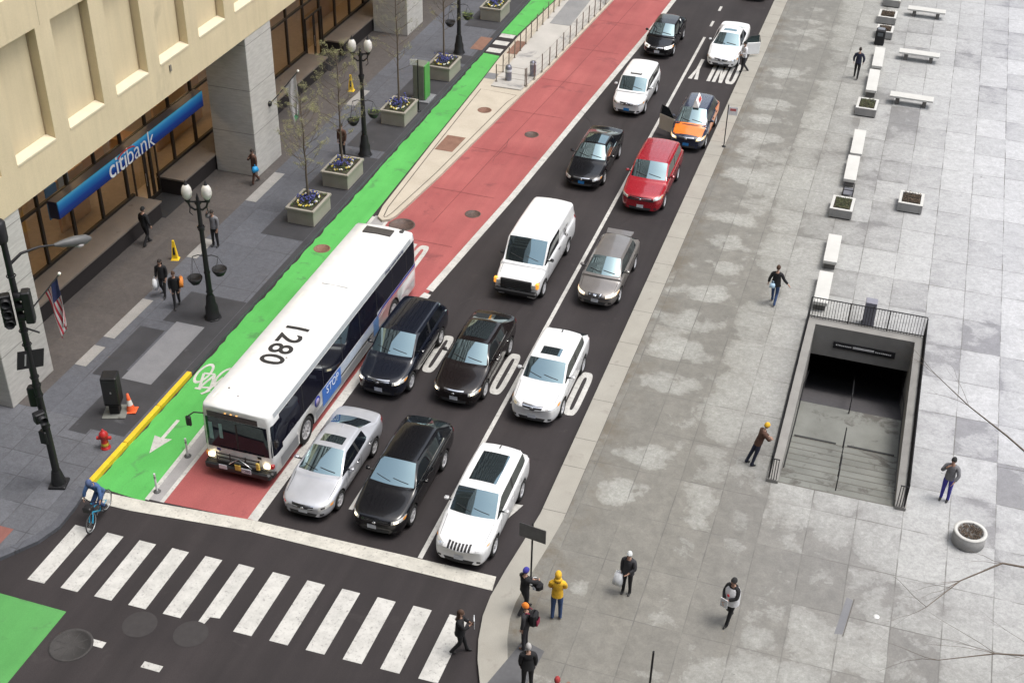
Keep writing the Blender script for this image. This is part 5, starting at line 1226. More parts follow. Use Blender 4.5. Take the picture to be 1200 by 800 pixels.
def caution(x, y, label, rz):
    t = thing('caution_cone', label, 'caution cone', (x, y, 0), rz, 'yellow caution cones on the sidewalk')
    b = MB(); v = [(-.17, -.15, 0), (.17, -.15, 0), (.17, .15, 0), (-.17, .15, 0), (-.12, -.10, .08), (.12, -.10, .08), (.12, .10, .08), (-.12, .10, .08), (-.04, -.03, .88), (.04, -.03, .88), (.04, .03, .88), (-.04, .03, .88)]
    b.add(v, [[3, 2, 1, 0], [8, 9, 10, 11]]+[[i, (i+1) % 4, 4+(i+1) % 4, 4+i] for i in range(4)]+[[4+i, 4+(i+1) % 4, 8+(i+1) % 4, 8+i] for i in range(4)], yc); b.build('body', t)
    b = MB(); b.add([(-.055, -.096, .25), (.055, -.096, .25), (.035, -.06, .58), (-.035, -.06, .58)], [[0, 1, 2, 3]], M('sign_black', (.02, .02, .022), .4)); b.build('warning_mark', t)
caution(-18.76, 13.1, 'yellow caution cone between the woman with the white bag and the bank ledge', .3)
caution(-18.84, 31.2, 'yellow caution cone on the sidewalk up beyond the second stone pier', .1)

# flags on the piers
def flag(x, y, us, label):
    t = thing('flag', label, 'flag', (x, y, 0), 0, None)
    b = MB(); b.tube([(0, 0, 2.95), (.25, .12, 3.2), (1.35, .35, 4.55)], .03, M('flag_pole', (.10, .10, .10), .4, .5), 8); b.ball((1.38, .36, 4.6), .06, M('finial_pale', (.75, .75, .70), .3), 8, 6); b.ball((0, 0, 2.95), (.12, .14, .14), iron_b, 8, 6); b.build('flagpole', t)
    W_, H_ = 26, 14; vs = []; cl = NT('flag_cloth_us' if us else 'flag_cloth_pale')
    for j in range(H_+1):
        for i in range(W_+1):
            u, v = i/W_, j/H_           # u hangs down (fly), v along the pole (hoist)
            px = 1.30-(1-v)*.56*(1-.55*u); pz = 4.48-(1-v)*.66-u*1.85; py = .34-(1-v)*.12+.10*math.sin(v*9+u*3)*(.3+u)
            vs.append((px+.04*math.sin(u*7+v*4), py, pz))
    fs = [[j*(W_+1)+i, j*(W_+1)+i+1, (j+1)*(W_+1)+i+1, (j+1)*(W_+1)+i] for j in range(H_) for i in range(W_)]
    r_ = M('flag_red', (.42, .03, .05), .8); w_ = M('flag_white', (.55, .53, .53), .8); b_ = M('flag_blue', (.03, .04, .12), .8); g_ = M('flag_green', (.10, .30, .16), .8); b = MB()
    for k, f in enumerate(fs):
        j, i = divmod(k, W_); m = (b_ if (i < 10 and j > 5) else (r_ if (j % 2 == 0) else w_)) if us else (w_ if not (i > 21 and 3 < j < 10) else g_)
        b.add([vs[q] for q in f], [[0, 1, 2, 3]], m, True)
    o = b.build('cloth', t)
    m = o.modifiers.new('weld', 'WELD'); m.merge_threshold = .0005
    m2 = o.modifiers.new('thick', 'SOLIDIFY'); m2.thickness = .006
    return t
flag(-18.88, 4.0, True, 'hanging striped flag of red and white with a blue corner on the first pier')
flag(-18.88, 22.45, False, 'pale hanging flag on the second stone pier behind the bare trees')

# flower planters with young trees
bark = M('bark', (.12, .095, .075), .9, bump=.4); bud = M('bud', (.25, .245, .12), .8); bud2 = M('bud_dark', (.15, .15, .075), .8)
def grow(b, p, d, L, r, depth, rg, tips, spread=.55, upb=.2):
    n = 4; pts = [Vector(p)]; dd = Vector(d).normalized(); rr = [r]
    for i in range(n):
        dd = (dd+Vector((rg.uniform(-1, 1), rg.uniform(-1, 1), rg.uniform(-.3, 1)*upb*3))*.10).normalized(); pts.append(pts[-1]+dd*L/n); rr.append(r*(1-.55*(i+1)/n))
    b.tube(pts, rr, bark, 5 if depth > 1 else 3, smooth=True, cap=False)
    if depth == 0: tips.append((pts[2], pts[-1])); return
    for k in range(rg.choice((2, 3)) if depth > 1 else 3):
        q = pts[rg.choice((2, 3, 4))]; a = rg.uniform(0, 6.28); s = rg.uniform(.35, 1)*spread
        nd = (dd+Vector((math.cos(a), math.sin(a), rg.uniform(0, .5)))*s).normalized(); grow(b, q, nd, L*rg.uniform(.55, .8), r*.5, depth-1, rg, tips, spread, upb)
def young_tree(x, y, z, h, label, seed, cr=1.0, dens=1.0):
    rg = random.Random(seed); t = thing('street_tree', label, 'tree', (x, y, z), 0, 'young budding trees in the sidewalk planters')
    b = MB(); pts = [Vector((0, 0, -.1))]
    for i in range(8): pts.append(Vector((rg.uniform(-.04, .04)*i/4, rg.uniform(-.04, .04)*i/4, h*(i+1)/8)))
    b.tube(pts, [.055*(1-.8*i/8) for i in range(9)], bark, 7); b.build('trunk', t)
    cb_ = MB(); tips = []
    for k in range(34):
        f = .24+.72*k/34; q = Vector((0, 0, h*f)); a = k*2.4+rg.uniform(-.3, .3); L = cr*(1.05-.75*abs(f-.5)*1.3)*rg.uniform(.7, 1.1)
        grow(cb_, q, (math.cos(a), math.sin(a), .65), L*.7, .014, 2, rg, tips, .6)
    for a, c in tips:
        for k in range(int(12*dens)):
            q = a.lerp(c, rg.random())+Vector((rg.uniform(-.06, .06), rg.uniform(-.06, .06), rg.uniform(-.06, .06))); leaf(cb_, q, rg.uniform(.018, .036), bud if rg.random() < .7 else bud2, rg)
    cb_.build('crown', t); return t
def flower_box(x, y, w, d, h, label, fl=True, seed=0):
    t = thing('flower_planter', label, 'planter', (x, y, 0), R(0), 'concrete flower planters along the kerb')
    b = MB(); b.b2((-w/2+.05, -d/2+.05, 0), (w/2-.05, d/2-.05, h-.12), planter_m, .02)
    for s in (1, -1):
        b.b2((s*w/2-(.12 if s > 0 else 0), -d/2, h-.119), (s*w/2+(0 if s > 0 else .12), d/2, h), planter_m, .015); b.b2((-w/2+.121, s*d/2-(.12 if s > 0 else 0), h-.119), (w/2-.121, s*d/2+(0 if s > 0 else .12), h), planter_m, .015)
    b.build('box', t); b = MB(); b.b2((-w/2+.12, -d/2+.12, h-.118), (w/2-.12, d/2-.12, h-.05), soil); b.build('soil', t)
    rg = random.Random(seed); b = MB(); c = MB()
    for i in range(420): leaf(b, (rg.uniform(-w/2+.14, w/2-.14), rg.uniform(-d/2+.14, d/2-.14), h-.04+rg.random()*.10), .05, leafd if rg.random() < .6 else leafg, rg)
    b.build('foliage', t)
    for i in range(95):
        px, py = rg.gauss(0, w*.16), rg.gauss(.0, d*.15); 
        c.ball((px, py, h+.10+rg.random()*.16), rg.uniform(.025, .05), blu_f, 5, 4)
    for i in range(46):
        a = rg.uniform(0, 6.28); px, py = (w/2-.22)*math.cos(a)*rg.uniform(.8, 1), (d/2-.22)*math.sin(a)*rg.uniform(.8, 1); c.ball((px, py, h+.04), rg.uniform(.03, .055), yel_f if rg.random() < .55 else whi_f, 5, 4)
    c.build('blossom', t); return t
words = ['nearest the front of the bus', 'second up from the bus', 'between the second lamp and the green kiosk', 'just behind the green kiosk', 'highest on the sidewalk at the top edge']
pls = [(-15.15, 18.3), (-15.15, 21.9), (-15.2, 28.9), (-15.05, 34.9), (-15.25, 44.1)]
for i, (x, y) in enumerate(pls):
    flower_box(x, y, 1.35, 1.85, .78, 'planter of blue and yellow flowers, '+words[i], seed=i)
twd = ['thin budding tree in the planter nearest the bus', 'thin budding tree behind the second lamp post', 'straight thin tree in the planter before the green kiosk', 'thin tree in the planter behind the green kiosk']
for i, ((x, y), h) in enumerate(zip(pls, (5.0, 5.6, 7.4, 7.0))): young_tree(x, y, .78, h, twd[i], 40+i, (1.25, 1.35, 1.35, 1.3)[i], (1.7, 1.7, .9, .9)[i])

# kiosk with thin sign pole
t = thing('kiosk', 'grey upright kiosk box with a bright green side on a pale base', 'kiosk', (-14.95, 31.5, 0), R(0)); kg = M('kiosk_grey', (.15, .16, .13), .6); kgr = M('kiosk_green', (.08, .30, .07), .5)
b = MB(); b.b2((-.42, -.30, .08), (.18, .45, 1.95), kg, .03); b.build('body', t); b = MB(); b.b2((.181, -.28, .10), (.24, .43, 1.92), kgr, .01); b.build('green_panel', t); b = MB(); b.b2((-.55, -.5, 0), (.5, .65, .08), light_slab, .01); b.build('base', t)
t = thing('sign_post', 'thin dark post with a small pale sign in front of the green kiosk', 'sign', (-14.62, 30.05, 0))
b = MB(); b.tube([(0, 0, 0), (0, 0, 2.75)], .035, iron_b, 6); b.lathe([(.12, 0), (.12, .05), (.05, .08)], (0, 0, 0), iron_b, 8); b.build('post', t); b = MB(); b.box((-.22, .02, 2.6), (.38, .03, .30), M('sign_white', (.6, .6, .6), .5), R(20), .005); b.build('sign_panel', t)

# kerb-side signs on the plaza
def sign(x, y, h, label, front, wd=.62, hh=.48, rz=0, off=0):
    t = thing('street_sign', label, 'sign', (x, y, 0), rz)
    b = MB(); b.tube([(0, 0, 0), (0, 0, h)], .028, darkm, 6); b.lathe([(.10, 0), (.10, .03), (.04, .05)], (0, 0, 0), darkm, 8); b.build('post', t)
    b = MB(); b.box((off, -.045, h-hh/2-.08), (wd, .02, hh), front, 0, .006); s = b.build('sign_panel', t); return s
sign(.62, .13, 2.38, 'dark back of a square sign on a thin post at the plaza kerb corner', M('sign_back', (.16, .16, .16), .5, .4), .85, .52, R(-8), .02)
s = sign(.74, 31.4, 2.2, 'small white sign on a thin post at the kerb beside the orange taxi', M('sign_white2', (.72, .72, .74), .5), .44, .42, R(5), .24)
b = MB(); b.box((.24, -.057, 1.98), (.28, .004, .12), M('mark_red', (.5, .12, .12), .5)); b.build('sign_mark', s)
t = thing('pole', 'top of a thin dark pole cut by the bottom edge of the photo', 'pole', (4.99, -3.42, 0)); b = MB(); b.tube([(0, 0, 0), (0, 0, 2.3)], .032, darkm, 6); b.build('post', t)
b = MB(); b.lathe([(.09, 0), (.09, .03), (.04, .05)], (0, 0, 0), darkm, 8); b.build('base', t)

# plaza planters, benches, bin
bench_m = speckled('bench_stone', (.50, .495, .47), (.56, .555, .53), 1.5, 40, .8, .06); gran = speckled('planter_granite', (.24, .24, .235), (.30, .295, .29), 2, 50, .8, .1); shrub1 = M('shrub_brown', (.11, .075, .05), .9); shrub2 = M('shrub_olive', (.10, .10, .045), .9)
bw_ = ['nearest the stair railing', 'second from the stair railing', 'between the olive planter and the pair of planters, lower of two', 'between the olive planter and the pair of planters, upper of two', 'just above the square brown planter by the walking man', 'next to the black bin']
bl = ['white stone block bench '+q for q in ('nearest the stair railing', 'just below the lowest planter of the row', 'just above the wire crate and planter', 'just below the second planter of the row', 'above the second planter of the row', 'just below the black bin')]
for (y0, y1), lb in zip(((18.05, 20.5), (21.35, 23.7), (29.1, 31.7), (31.95, 34.7), (39.8, 42.75), (43.25, 46.1)), bl):
    t = thing('stone_bench', lb, 'bench', (6.93, (y0+y1)/2, 0), R(1), 'white block benches in a row up the plaza'); d = (y1-y0)/2
    b = MB(); b.b2((-.28, -d, .30), (.28, d, .45), bench_m, .012); b.build('seat', t)
    for s in (1, -1): b = MB(); b.b2((-.22, s*(d-.30)-.16, 0), (.22, s*(d-.30)+.16, .30), M('bench_foot', (.13, .125, .12), .8)); b.build('foot', t)
for x, y, w_, d_, m, lb in ((6.9, 26.65, 1.0, 1.35, shrub2, 'square granite planter of olive plants, lowest in the row of benches'), (6.93, 38.0, 1.05, 1.4, shrub2, 'square granite planter with tan plants, second up the row beside the walking man'), (6.92, 49.15, .95, 1.15, shrub1, 'square granite planter of brown plants directly behind the black bin'), (6.88, 51.65, 1.05, 1.3, shrub1, 'square granite planter of brown plants, next one above the black bin'), (6.95, 54.7, 1.0, 1.2, shrub1, 'square granite planter cut by the top edge of the photo'), (9.78, 28.2, 1.08, 1.25, shrub1, 'square granite planter standing alone to the right of the bench row')):
    t = thing('stone_planter', lb, 'planter', (x, y, 0), R(-1), 'square granite planters on the plaza'); h = .44
    b = MB()
    for s in (1, -1):
        b.b2((s*w_/2-(.13 if s > 0 else 0), -d_/2, 0.05), (s*w_/2+(0 if s > 0 else .13), d_/2, h), gran, .012); b.b2((-w_/2+.131, s*d_/2-(.13 if s > 0 else 0), 0.05), (w_/2-.131, s*d_/2+(0 if s > 0 else .13), h), gran, .012)
    b.b2((-w_/2+.06, -d_/2+.06, 0), (w_/2-.06, d_/2-.06, .05), under); b.build('box', t)
    b = MB(); 
    for s in (1, -1): b.b2((s*w_/2-(.135 if s > 0 else -.005), -d_/2+.002, h), (s*w_/2+(-.005 if s > 0 else .135), d_/2-.002, h+.02), bench_m, .005); b.b2((-w_/2+.136, s*d_/2-(.135 if s > 0 else -.002), h), (w_/2-.136, s*d_/2+(-.002 if s > 0 else .135), h+.02), bench_m, .005)
    b.build('rim', t)
    b = MB(); b.b2((-w_/2+.13, -d_/2+.13, .1), (w_/2-.13, d_/2-.13, h-.05), soil); b.build('soil', t); b = MB(); rg = random.Random(int(y*10))
    for i in range(520): leaf(b, (rg.uniform(-w_/2+.17, w_/2-.17), rg.uniform(-d_/2+.17, d_/2-.17), h-.03+rg.random()*.15), .045, m if rg.random() < .6 else (leafd if m is shrub2 else soil), rg)
    b.build('foliage', t)
for y, lb in ((53.2, 'long slab bench on two feet, topmost of three in the upper right'), (46.0, 'long slab bench on two feet, middle of three in the upper right'), (39.7, 'long slab bench on two feet, lowest of three in the upper right')):
    t = thing('slab_bench', lb, 'bench', (9.04, y, 0), R(-1), 'long slab benches in the upper right of the plaza')
    b = MB(); b.b2((-1.1, -.32, .38), (1.1, .32, .48), bench_m, .012); b.build('seat', t)
    for s in (1, -1):
        b = MB(); b.b2((s*.68-.10, -.20, 0), (s*.68+.10, .20, .38), M('bench_foot', (.13, .125, .12), .8)); b.tube([(s*.68-.3, 0, .30), (s*.68+.3, 0, .30)], .03, M('bench_foot', (.13, .125, .12), .8), 6); b.build('foot', t)
t = thing('litter_bin', 'black litter bin in front of a brown planter up the bench row', 'bin', (6.75, 47.75, 0)); b = MB(); b.b2((-.27, -.26, 0), (.27, .26, .88), iron_b, .04); b.build('body', t); b = MB(); b.b2((-.20, -.18, .881), (.20, .18, .93), M('bin_lid', (.16, .17, .19), .4), .02); b.build('lid', t); b = MB(); b.b2((-.15, -.275, .55), (.15, -.262, .75), M('bin_slot', (.10, .11, .12), .4)); b.build('slot', t)
t = thing('wire_crate', 'black open frame stand between a planter and a block bench', 'crate', (7.0, 28.25, 0)); b = MB()
for x in (-.22, .22):
    for y in (-.35, .35): b.tube([(x, y, 0), (x, y, .5)], .02, darkm, 5)
for z in (.06, .5):
    for q in (((-.22, -.35), (.22, -.35)), ((.22, -.35), (.22, .35)), ((.22, .35), (-.22, .35)), ((-.22, .35), (-.22, -.35))): b.tube([(*q[0], z), (*q[1], z)], .02, darkm, 5)
b.build('frame', t); b = MB(); b.b2((-.2, -.33, .24), (.2, .33, .27), M('shelf_grey', (.14, .14, .16), .5)); b.build('shelf', t)
t = thing('round_planter', 'round concrete planter full of dark brown plants at the right', 'planter', (13.0, 6.27, 0)); b = MB(); b.lathe([(.47, 0), (.50, .03), (.50, .46), (.40, .46), (.39, .36), (0, .36)], (0, 0, 0), gran, 30, cap=False); b.build('bowl', t)
b = MB(); b.lathe([(.505, .44), (.505, .475), (.395, .475), (.395, .44)], (0, 0, 0), bench_m, 30, cap=False); b.build('rim', t); b = MB(); rg = random.Random(4)
for i in range(420): a = rg.uniform(0, 6.28); r = .36*rg.random()**.5; leaf(b, (r*math.cos(a), r*math.sin(a), .37+rg.random()*.13), .045, shrub1 if rg.random() < .6 else soil, rg)
b.build('foliage', t)
t = thing('grey_cabinet', 'grey steel box standing just behind the stair railing', 'cabinet', (8.86, 17.75, 0)); cg = M('cabinet_grey', (.22, .22, .26), .5); b = MB(); b.b2((-.22, -.2, .04), (.22, .2, 1.12), cg, .02); b.build('body', t); b = MB(); b.b2((.10, -.212, .9), (.16, -.2, .98), iron_b, .005); b.build('lock', t); b = MB(); b.b2((-.25, -.23, 0), (.25, .23, .04), iron_b); b.build('base', t)

# boarding platform: railings, bins, flexible posts
rl = M('rail_bronze', (.20, .17, .14), .5, .4)
def post_row(pts, z, h, label):
    t = thing('platform_railing', label, 'railing', (pts[0][0], pts[0][1], z))
    o0 = Vector((pts[0][0], pts[0][1], 0)); P = []
    for a, c in zip(pts, pts[1:]):
        L = math.dist(a, c); n = max(1, round(L/1.15))
        for i in range(n): P.append(Vector((a[0]+(c[0]-a[0])*i/n, a[1]+(c[1]-a[1])*i/n, 0)))
    if len(P) < 2: P.append(Vector((*pts[-1], 0)))
    for p in P: b = MB(); q = p-o0; b.tube([(q.x, q.y, 0), (q.x, q.y, h)], .028, rl, 6); b.lathe([(.07, 0), (.07, .015), (.03, .02)], (q.x, q.y, 0), rl, 8); b.build('post', t)
    b = MB()
    for zz in (h*.97, h*.6, h*.3): b.tube([tuple(p-o0+Vector((0, 0, zz))) for p in P], .008, rl, 4)
    b.build('rail_wire', t)
post_row([(-10.42, 34.9), (-10.1, 38.1), (-9.75, 45), (-9.45, 50.5), (-9.3, 56)], .05, 1.0, 'row of slim railing posts along the red lane side of the platform')
post_row([(-12.15, 36.2), (-12.2, 41.5), (-12.1, 48), (-12.0, 56)], .05, 1.0, 'row of slim railing posts along the green lane side of the platform')
post_row([(-12.1, 34.9), (-10.5, 34.9)], .05, .95, 'short railing across the near end of the platform')
t = thing('platform_bin', 'small round steel bin at the near end of the platform', 'bin', (-11.55, 35.3, .05)); b = MB(); b.lathe([(.15, 0), (.17, .03), (.17, .75), (.12, .82), (0, .84)], (0, 0, 0), M('bin_steel', (.22, .23, .28), .4, .6), 14, cap=False); b.build('body', t); b = MB(); b.lathe([(.175, .48), (.18, .50), (.18, .60), (.175, .62)], (0, 0, 0), plate_w, 14, cap=False); b.build('band', t)
t = thing('platform_bin', 'small dark bin on the platform next to the red lane', 'bin', (-10.5, 36.3, .05)); b = MB(); b.lathe([(.15, 0), (.17, .03), (.17, .75), (.12, .82), (0, .84)], (0, 0, 0), M('bin_steel', (.22, .23, .28), .4, .6), 14, cap=False); b.build('body', t); b = MB(); b.lathe([(.175, .66), (.18, .68), (.18, .74), (.175, .76)], (0, 0, 0), plate_w, 14, cap=False); b.build('band', t)
for x, y, lb in ((-11.92, 2.0, 'white flexible post beside the bus front in the striped buffer'), (-11.95, .1, 'white flexible post near the stop line in the striped buffer')):
    X, Y = rd(x, y); t = thing('flexible_post', lb, 'bollard', (X, Y, RZ+.01), 0, 'white flexible posts between the green and red lanes'); wp = M('post_white', (.6, .6, .6), .5)
    b = MB(); b.tube([(0, 0, .02), (0, 0, .75)], .034, wp, 8); b.build('post', t); b = MB(); b.lathe([(.12, 0), (.12, .02), (.05, .04)], (0, 0, 0), M('post_base', (.08, .08, .08), .7), 10); b.build('base', t); b = MB(); b.lathe([(.036, .55), (.036, .65)], (0, 0, 0), gutter, 8, cap=False); b.build('band', t)

# bare tree whose branches reach in from the right
t = thing('bare_tree', 'bare dark tree branches reaching in over the plaza from the right edge', 'tree', (17.0, -1.0, 0)); rg = random.Random(11); b = MB()
b.tube([(0, 0, 0), (.05, 0, 1.5), (0, .1, 3.2), (.1, 0, 5.0)], [.20, .16, .14, .11], bark, 10); b.build('trunk', t); b = MB(); bark2 = bark
def limb(pts, r0, r1, sub_n, rg, depth=2):
    pts = [Vector(p) for p in pts]; n = len(pts); b.tube(pts, [r0+(r1-r0)*i/(n-1) for i in range(n)], bark, 6, cap=False)
    for k in range(sub_n):
        i = rg.randrange(1, n); q = pts[i]; d = (pts[i]-pts[i-1]).normalized(); a = Vector((rg.uniform(-1, .2), rg.uniform(-1, 1), rg.uniform(-.6, .7)))
        nd = (d+a*.8).normalized(); L = rg.uniform(.5, 1.3)*(depth/2+.3); pp = [q]
        for j in range(4): nd = (nd+Vector((rg.uniform(-1, 1), rg.uniform(-1, 1), rg.uniform(-1, 1)))*.18).normalized(); pp.append(pp[-1]+nd*L/4)
        if depth > 0: limb(pp, r1*.75, r1*.25, rg.choice((1, 2, 3)), rg, depth-1)
limb([(.1, 0, 4.8), (-1.4, 1.2, 6.3), (-3.0, 1.9, 7.0), (-4.4, 3.2, 7.2), (-5.4, 3.9, 7.4), (-6.3, 4.9, 7.5)], .045, .009, 10, rg)
limb([(.1, 0, 4.6), (-1.5, -.8, 6.0), (-3.2, -1.2, 6.8), (-4.4, -1.5, 7.0), (-5.3, -2.4, 7.0), (-6.0, -3.6, 7.1)], .045, .008, 10, rg)
limb([(.1, 0, 4.4), (-1.6, -2.6, 5.8), (-3.2, -3.4, 6.3), (-4.4, -3.9, 6.5), (-5.6, -4.6, 6.6)], .04, .008, 10, rg)
limb([(.1, 0, 4.9), (.6, .8, 6.5), (1.5, .5, 8.0), (2.0, .2, 9.5)], .08, .02, 10, rg); limb([(.1, 0, 4.9), (-.3, -1, 6.5), (-.2, -2, 8.2)], .07, .02, 8, rg); limb([(.1, 0, 4.7), (1.2, 1.9, 6.5), (2.2, 2.4, 7.5)], .06, .02, 8, rg)
b.build('crown', t)

# ================================================================== PEOPLE
skin_m = M('skin', (.42, .25, .18), .6); skin_d = M('skin_dark', (.12, .065, .045), .6); shoe_d = M('shoe_dark', (.02, .02, .02), .6); shoe_b = M('shoe_brown', (.16, .09, .06), .6); eye_m = M('eye', (.02, .02, .02), .3); hair_d = M('hair_dark', (.025, .018, .014), .7); hair_g = M('hair_grey', (.38, .37, .36), .8); hair_b = M('hair_brown', (.07, .035, .02), .7)
def cloth(n, c): return M('cloth_'+n, c, .9, vs=14, var=.18)
def person(x, y, z, rz, label, top, legs, h=1.72, pose='stand', seed=0, hair=hair_d, hairlen=0, hat=None, skin=None, shoes=None, larm=None, rarm=None, lean=0.0, headturn=0.0, vest=None, coat=0.0, hood=None, lfoot=None, rfoot=None, hip=None, headfwd=0.0):
    """facing local +Y; every joint placed by hand, one grown skin for the whole body"""
    skin = skin or skin_m; shoes = shoes or shoe_d; k = h/1.75
    t = thing('person', label, 'person', (x, y, z), rz)
    V_ = []; E_ = []; RAD = []; TAGV = []
    def av(p, r, par, tg):
        V_.append(Vector(p)*k); RAD.append(r if isinstance(r, tuple) else (r, r)); TAGV.append(tg)
        if par is not None: E_.append((par, len(V_)-1))
        return len(V_)-1
    ln = lean
    def L(z_): return (z_-.95)*math.tan(ln)
    hx, hy, hz = hip or (0, 0, .95)
    pel = av((hx, hy, hz), (.135, .10), None, 'legs')
    wa = av((hx, hy+.01+L(1.08), hz+.13), (.12, .09), pel, 'top'); ch = av((hx, hy+.015+L(1.25), hz+.30), (.145, .105), wa, 'top'); sh = av((hx, hy+.0+L(1.40), hz+.45), (.10, .08), ch, 'top')
    nk = av((hx, hy+.01+L(1.5)+headfwd*.4, hz+.535), .05, sh, 'skin'); nt = av((hx, hy+.02+L(1.56)+headfwd, hz+.60), .048, nk, 'skin')
    hc = Vector((hx, hy+.035+L(1.66)+headfwd*1.3, hz+.70))*k
    def arm(s, spec):
        S0 = Vector((s*.175, hy+L(1.40), hz+.44))
        if spec is None: spec = [(s*.215, .0+L(1.15)*.3, 1.14), (s*.20, .05, .90)]
        el, wr = (Vector(q) for q in spec)
        a = av(S0, .058, sh, 'top'); m1 = av(S0.lerp(el, .5), .05, a, 'top'); e = av(el, .043, m1, 'top'); m2 = av(el.lerp(wr, .6), .035, e, 'top'); w_ = av(wr, .024, m2, 'skin')
        d = (wr-el).normalized(); pm = av(wr+d*.06, (.034, .020), w_, 'skin'); side = Vector((0, 1, 0)) if abs(d.y) < .7 else Vector((0, 0, 1)); side = (side-d*side.dot(d)).normalized(); cu = Vector((-s*.3, .1, -.1))
        for q, Lf in ((-1.5, .062), (-.5, .074), (.5, .070), (1.5, .055)):
            b0 = av(wr+d*.085+side*q*.019, .0095, pm, 'skin'); b1 = av(wr+d*(.085+Lf*.55)+side*q*.022+cu*.02, .0085, b0, 'skin'); av(wr+d*(.085+Lf)+side*q*.020+cu*.07, .0075, b1, 'skin')
        th = av(wr+d*.035+side*.035, .011, pm, 'skin'); av(wr+d*.085+side*.055+cu*.04, .009, th, 'skin')
        return wr*k
    wl_ = arm(-1, larm); wr_ = arm(1, rarm)
    if pose == 'walk': feet = [((-.09, .10, .52), (-.09, .20, .09)), ((.09, .02, .50), (.09, -.26, .13))]
    elif pose == 'walk2': feet = [((-.09, .02, .50), (-.09, -.24, .12)), ((.09, .10, .52), (.09, .20, .09))]
    else: feet = [((-.10, .02, .50), (-.11, -.01, .085)), ((.10, .02, .50), (.11, .01, .085))]
    if lfoot: feet[0] = lfoot
    if rfoot: feet[1] = rfoot
    for s, (kn, an) in zip((-1, 1), feet):
        a = av((hx+s*.085, hy, hz-.06), .088, pel, 'legs'); m1 = av(Vector((hx+s*.09, hy, hz-.07)).lerp(Vector(kn), .5), .076, a, 'legs'); kk = av(kn, .058, m1, 'legs'); c = av(Vector(kn).lerp(Vector(an), .4), .053, kk, 'legs'); an_ = av(an, .040, c, 'legs')
        f1 = av(Vector(an)+Vector((0, .06, -.045)), (.038, .034), an_, 'shoe'); av(Vector(an)+Vector((0, .16, -.055)), (.036, .026), f1, 'shoe'); av(Vector(an)+Vector((0, -.045, -.05)), .032, an_, 'shoe')
    me = bpy.data.meshes.new('body'); me.from_pydata([tuple(v) for v in V_], E_, []); o = bpy.data.objects.new('tmp', me); COL.objects.link(o)
    m = o.modifiers.new('s', 'SKIN'); m.use_smooth_shade = True
    sv = me.skin_vertices[0].data
    for i, r in enumerate(RAD): sv[i].radius = (r[0]*k, r[1]*k); sv[i].use_root = (i == 0)
    m2 = o.modifiers.new('d', 'SUBSURF'); m2.levels = 1; m2.render_levels = 1
    dg = bpy.context.evaluated_depsgraph_get(); body = bpy.data.meshes.new_from_object(o.evaluated_get(dg)); bpy.data.objects.remove(o)
    mats = {'skin': skin, 'top': top, 'legs': legs, 'shoe': shoes}; body.materials.clear(); order = list(mats)
    segs = [(V_[a], V_[c], TAGV[c] if TAGV[c] != 'shoe' else 'shoe', TAGV[a]) for a, c in E_]
    b = MB(); ftag = []
    for f in body.polygons:
        c = f.center; best = None
        for a, e, tg, ta in segs:
            ab = e-a; q = max(0, min(1, (c-a).dot(ab)/max(ab.length_squared, 1e-9))); d = (a+ab*q-c).length
            if best is None or d < best[0]: best = (d, tg if q > .45 else (ta if ta != 'legs' or tg != 'top' else 'legs'), q)
        ftag.append(best[1])
    vco = [v.co.copy() for v in body.vertices]; vn = [v.normal.copy() for v in body.vertices]
    for tg in order:
        fl = [list(f.vertices) for f, q in zip(body.polygons, ftag) if q == tg]
        if fl: b.f += fl; kx = b.slot(mats[tg]); b.mi += [kx]*len(fl); b.sm += [True]*len(fl)
    b.v = [tuple(v) for v in vco]
    # head on the same mesh: skull, jaw, nose, ears, eyes, mouth
    n0 = 14; kk_ = 12; hv = []; rx, ry, rz_ = .076*k, .095*k, .118*k; rt = Matrix.Rotation(headturn, 3, 'Z')@Matrix.Rotation(-lean*.3, 3, 'X')
    def hp(v): return hc+rt@Vector(v)
    vs = []; 
    for i in range(kk_+1):
        th = math.pi*i/kk_
        for j in range(n0):
            a = 2*math.pi*j/n0; X, Y, Z = math.sin(th)*math.cos(a), math.sin(th)*math.sin(a), -math.cos(th)
            jaw = 1-.28*max(0, -Z-.2); nose = .20*math.exp(-((Z+.12)/.16)**2)*max(0, Y)**14; brow = -.04*math.exp(-((Z-.12)/.12)**2)*max(0, Y)**6
            vs.append(hp((X*rx*jaw, (Y*(1+nose+brow))*ry*jaw, Z*rz_)))
    b.add(vs, [[i*n0+j, i*n0+(j+1) % n0, (i+1)*n0+(j+1) % n0, (i+1)*n0+j] for i in range(kk_) for j in range(n0)], skin, True)
    for s in (1, -1):
        b.ball(hp((s*.030*k, .084*k, .012*k)), .011*k, eye_m, 6, 4); b.ball(hp((s*.077*k, 0, -.005*k)), (.012*k, .02*k, .03*k), skin, 6, 5)
    b.ball(hp((0, .083*k, -.052*k)), (.022*k, .01*k, .006*k), M('lips', (.32, .12, .10), .6), 6, 4)
    body_o = b.build('body', t)
    # garments as their own layer
    def garment(name, tags, off, mat, zcut=None, extra=None):
        idx = {}; gv = []; gf = []
        for f, q in zip(body.polygons, ftag):
            if q in tags and (zcut is None or f.center.z > zcut*k):
                ids = []
                for v in f.vertices:
                    if v not in idx: idx[v] = len(gv); gv.append(tuple(vco[v]+vn[v]*off*k))
                    ids.append(idx[v])
                gf.append(ids)
        g = MB(); g.add(gv, gf, mat, True); return g.build(name, t)
    garment('trousers', ('legs',), .010, legs); garment('jacket', ('top',), .022, top)
    hipv = Vector((hx, hy, hz))*k
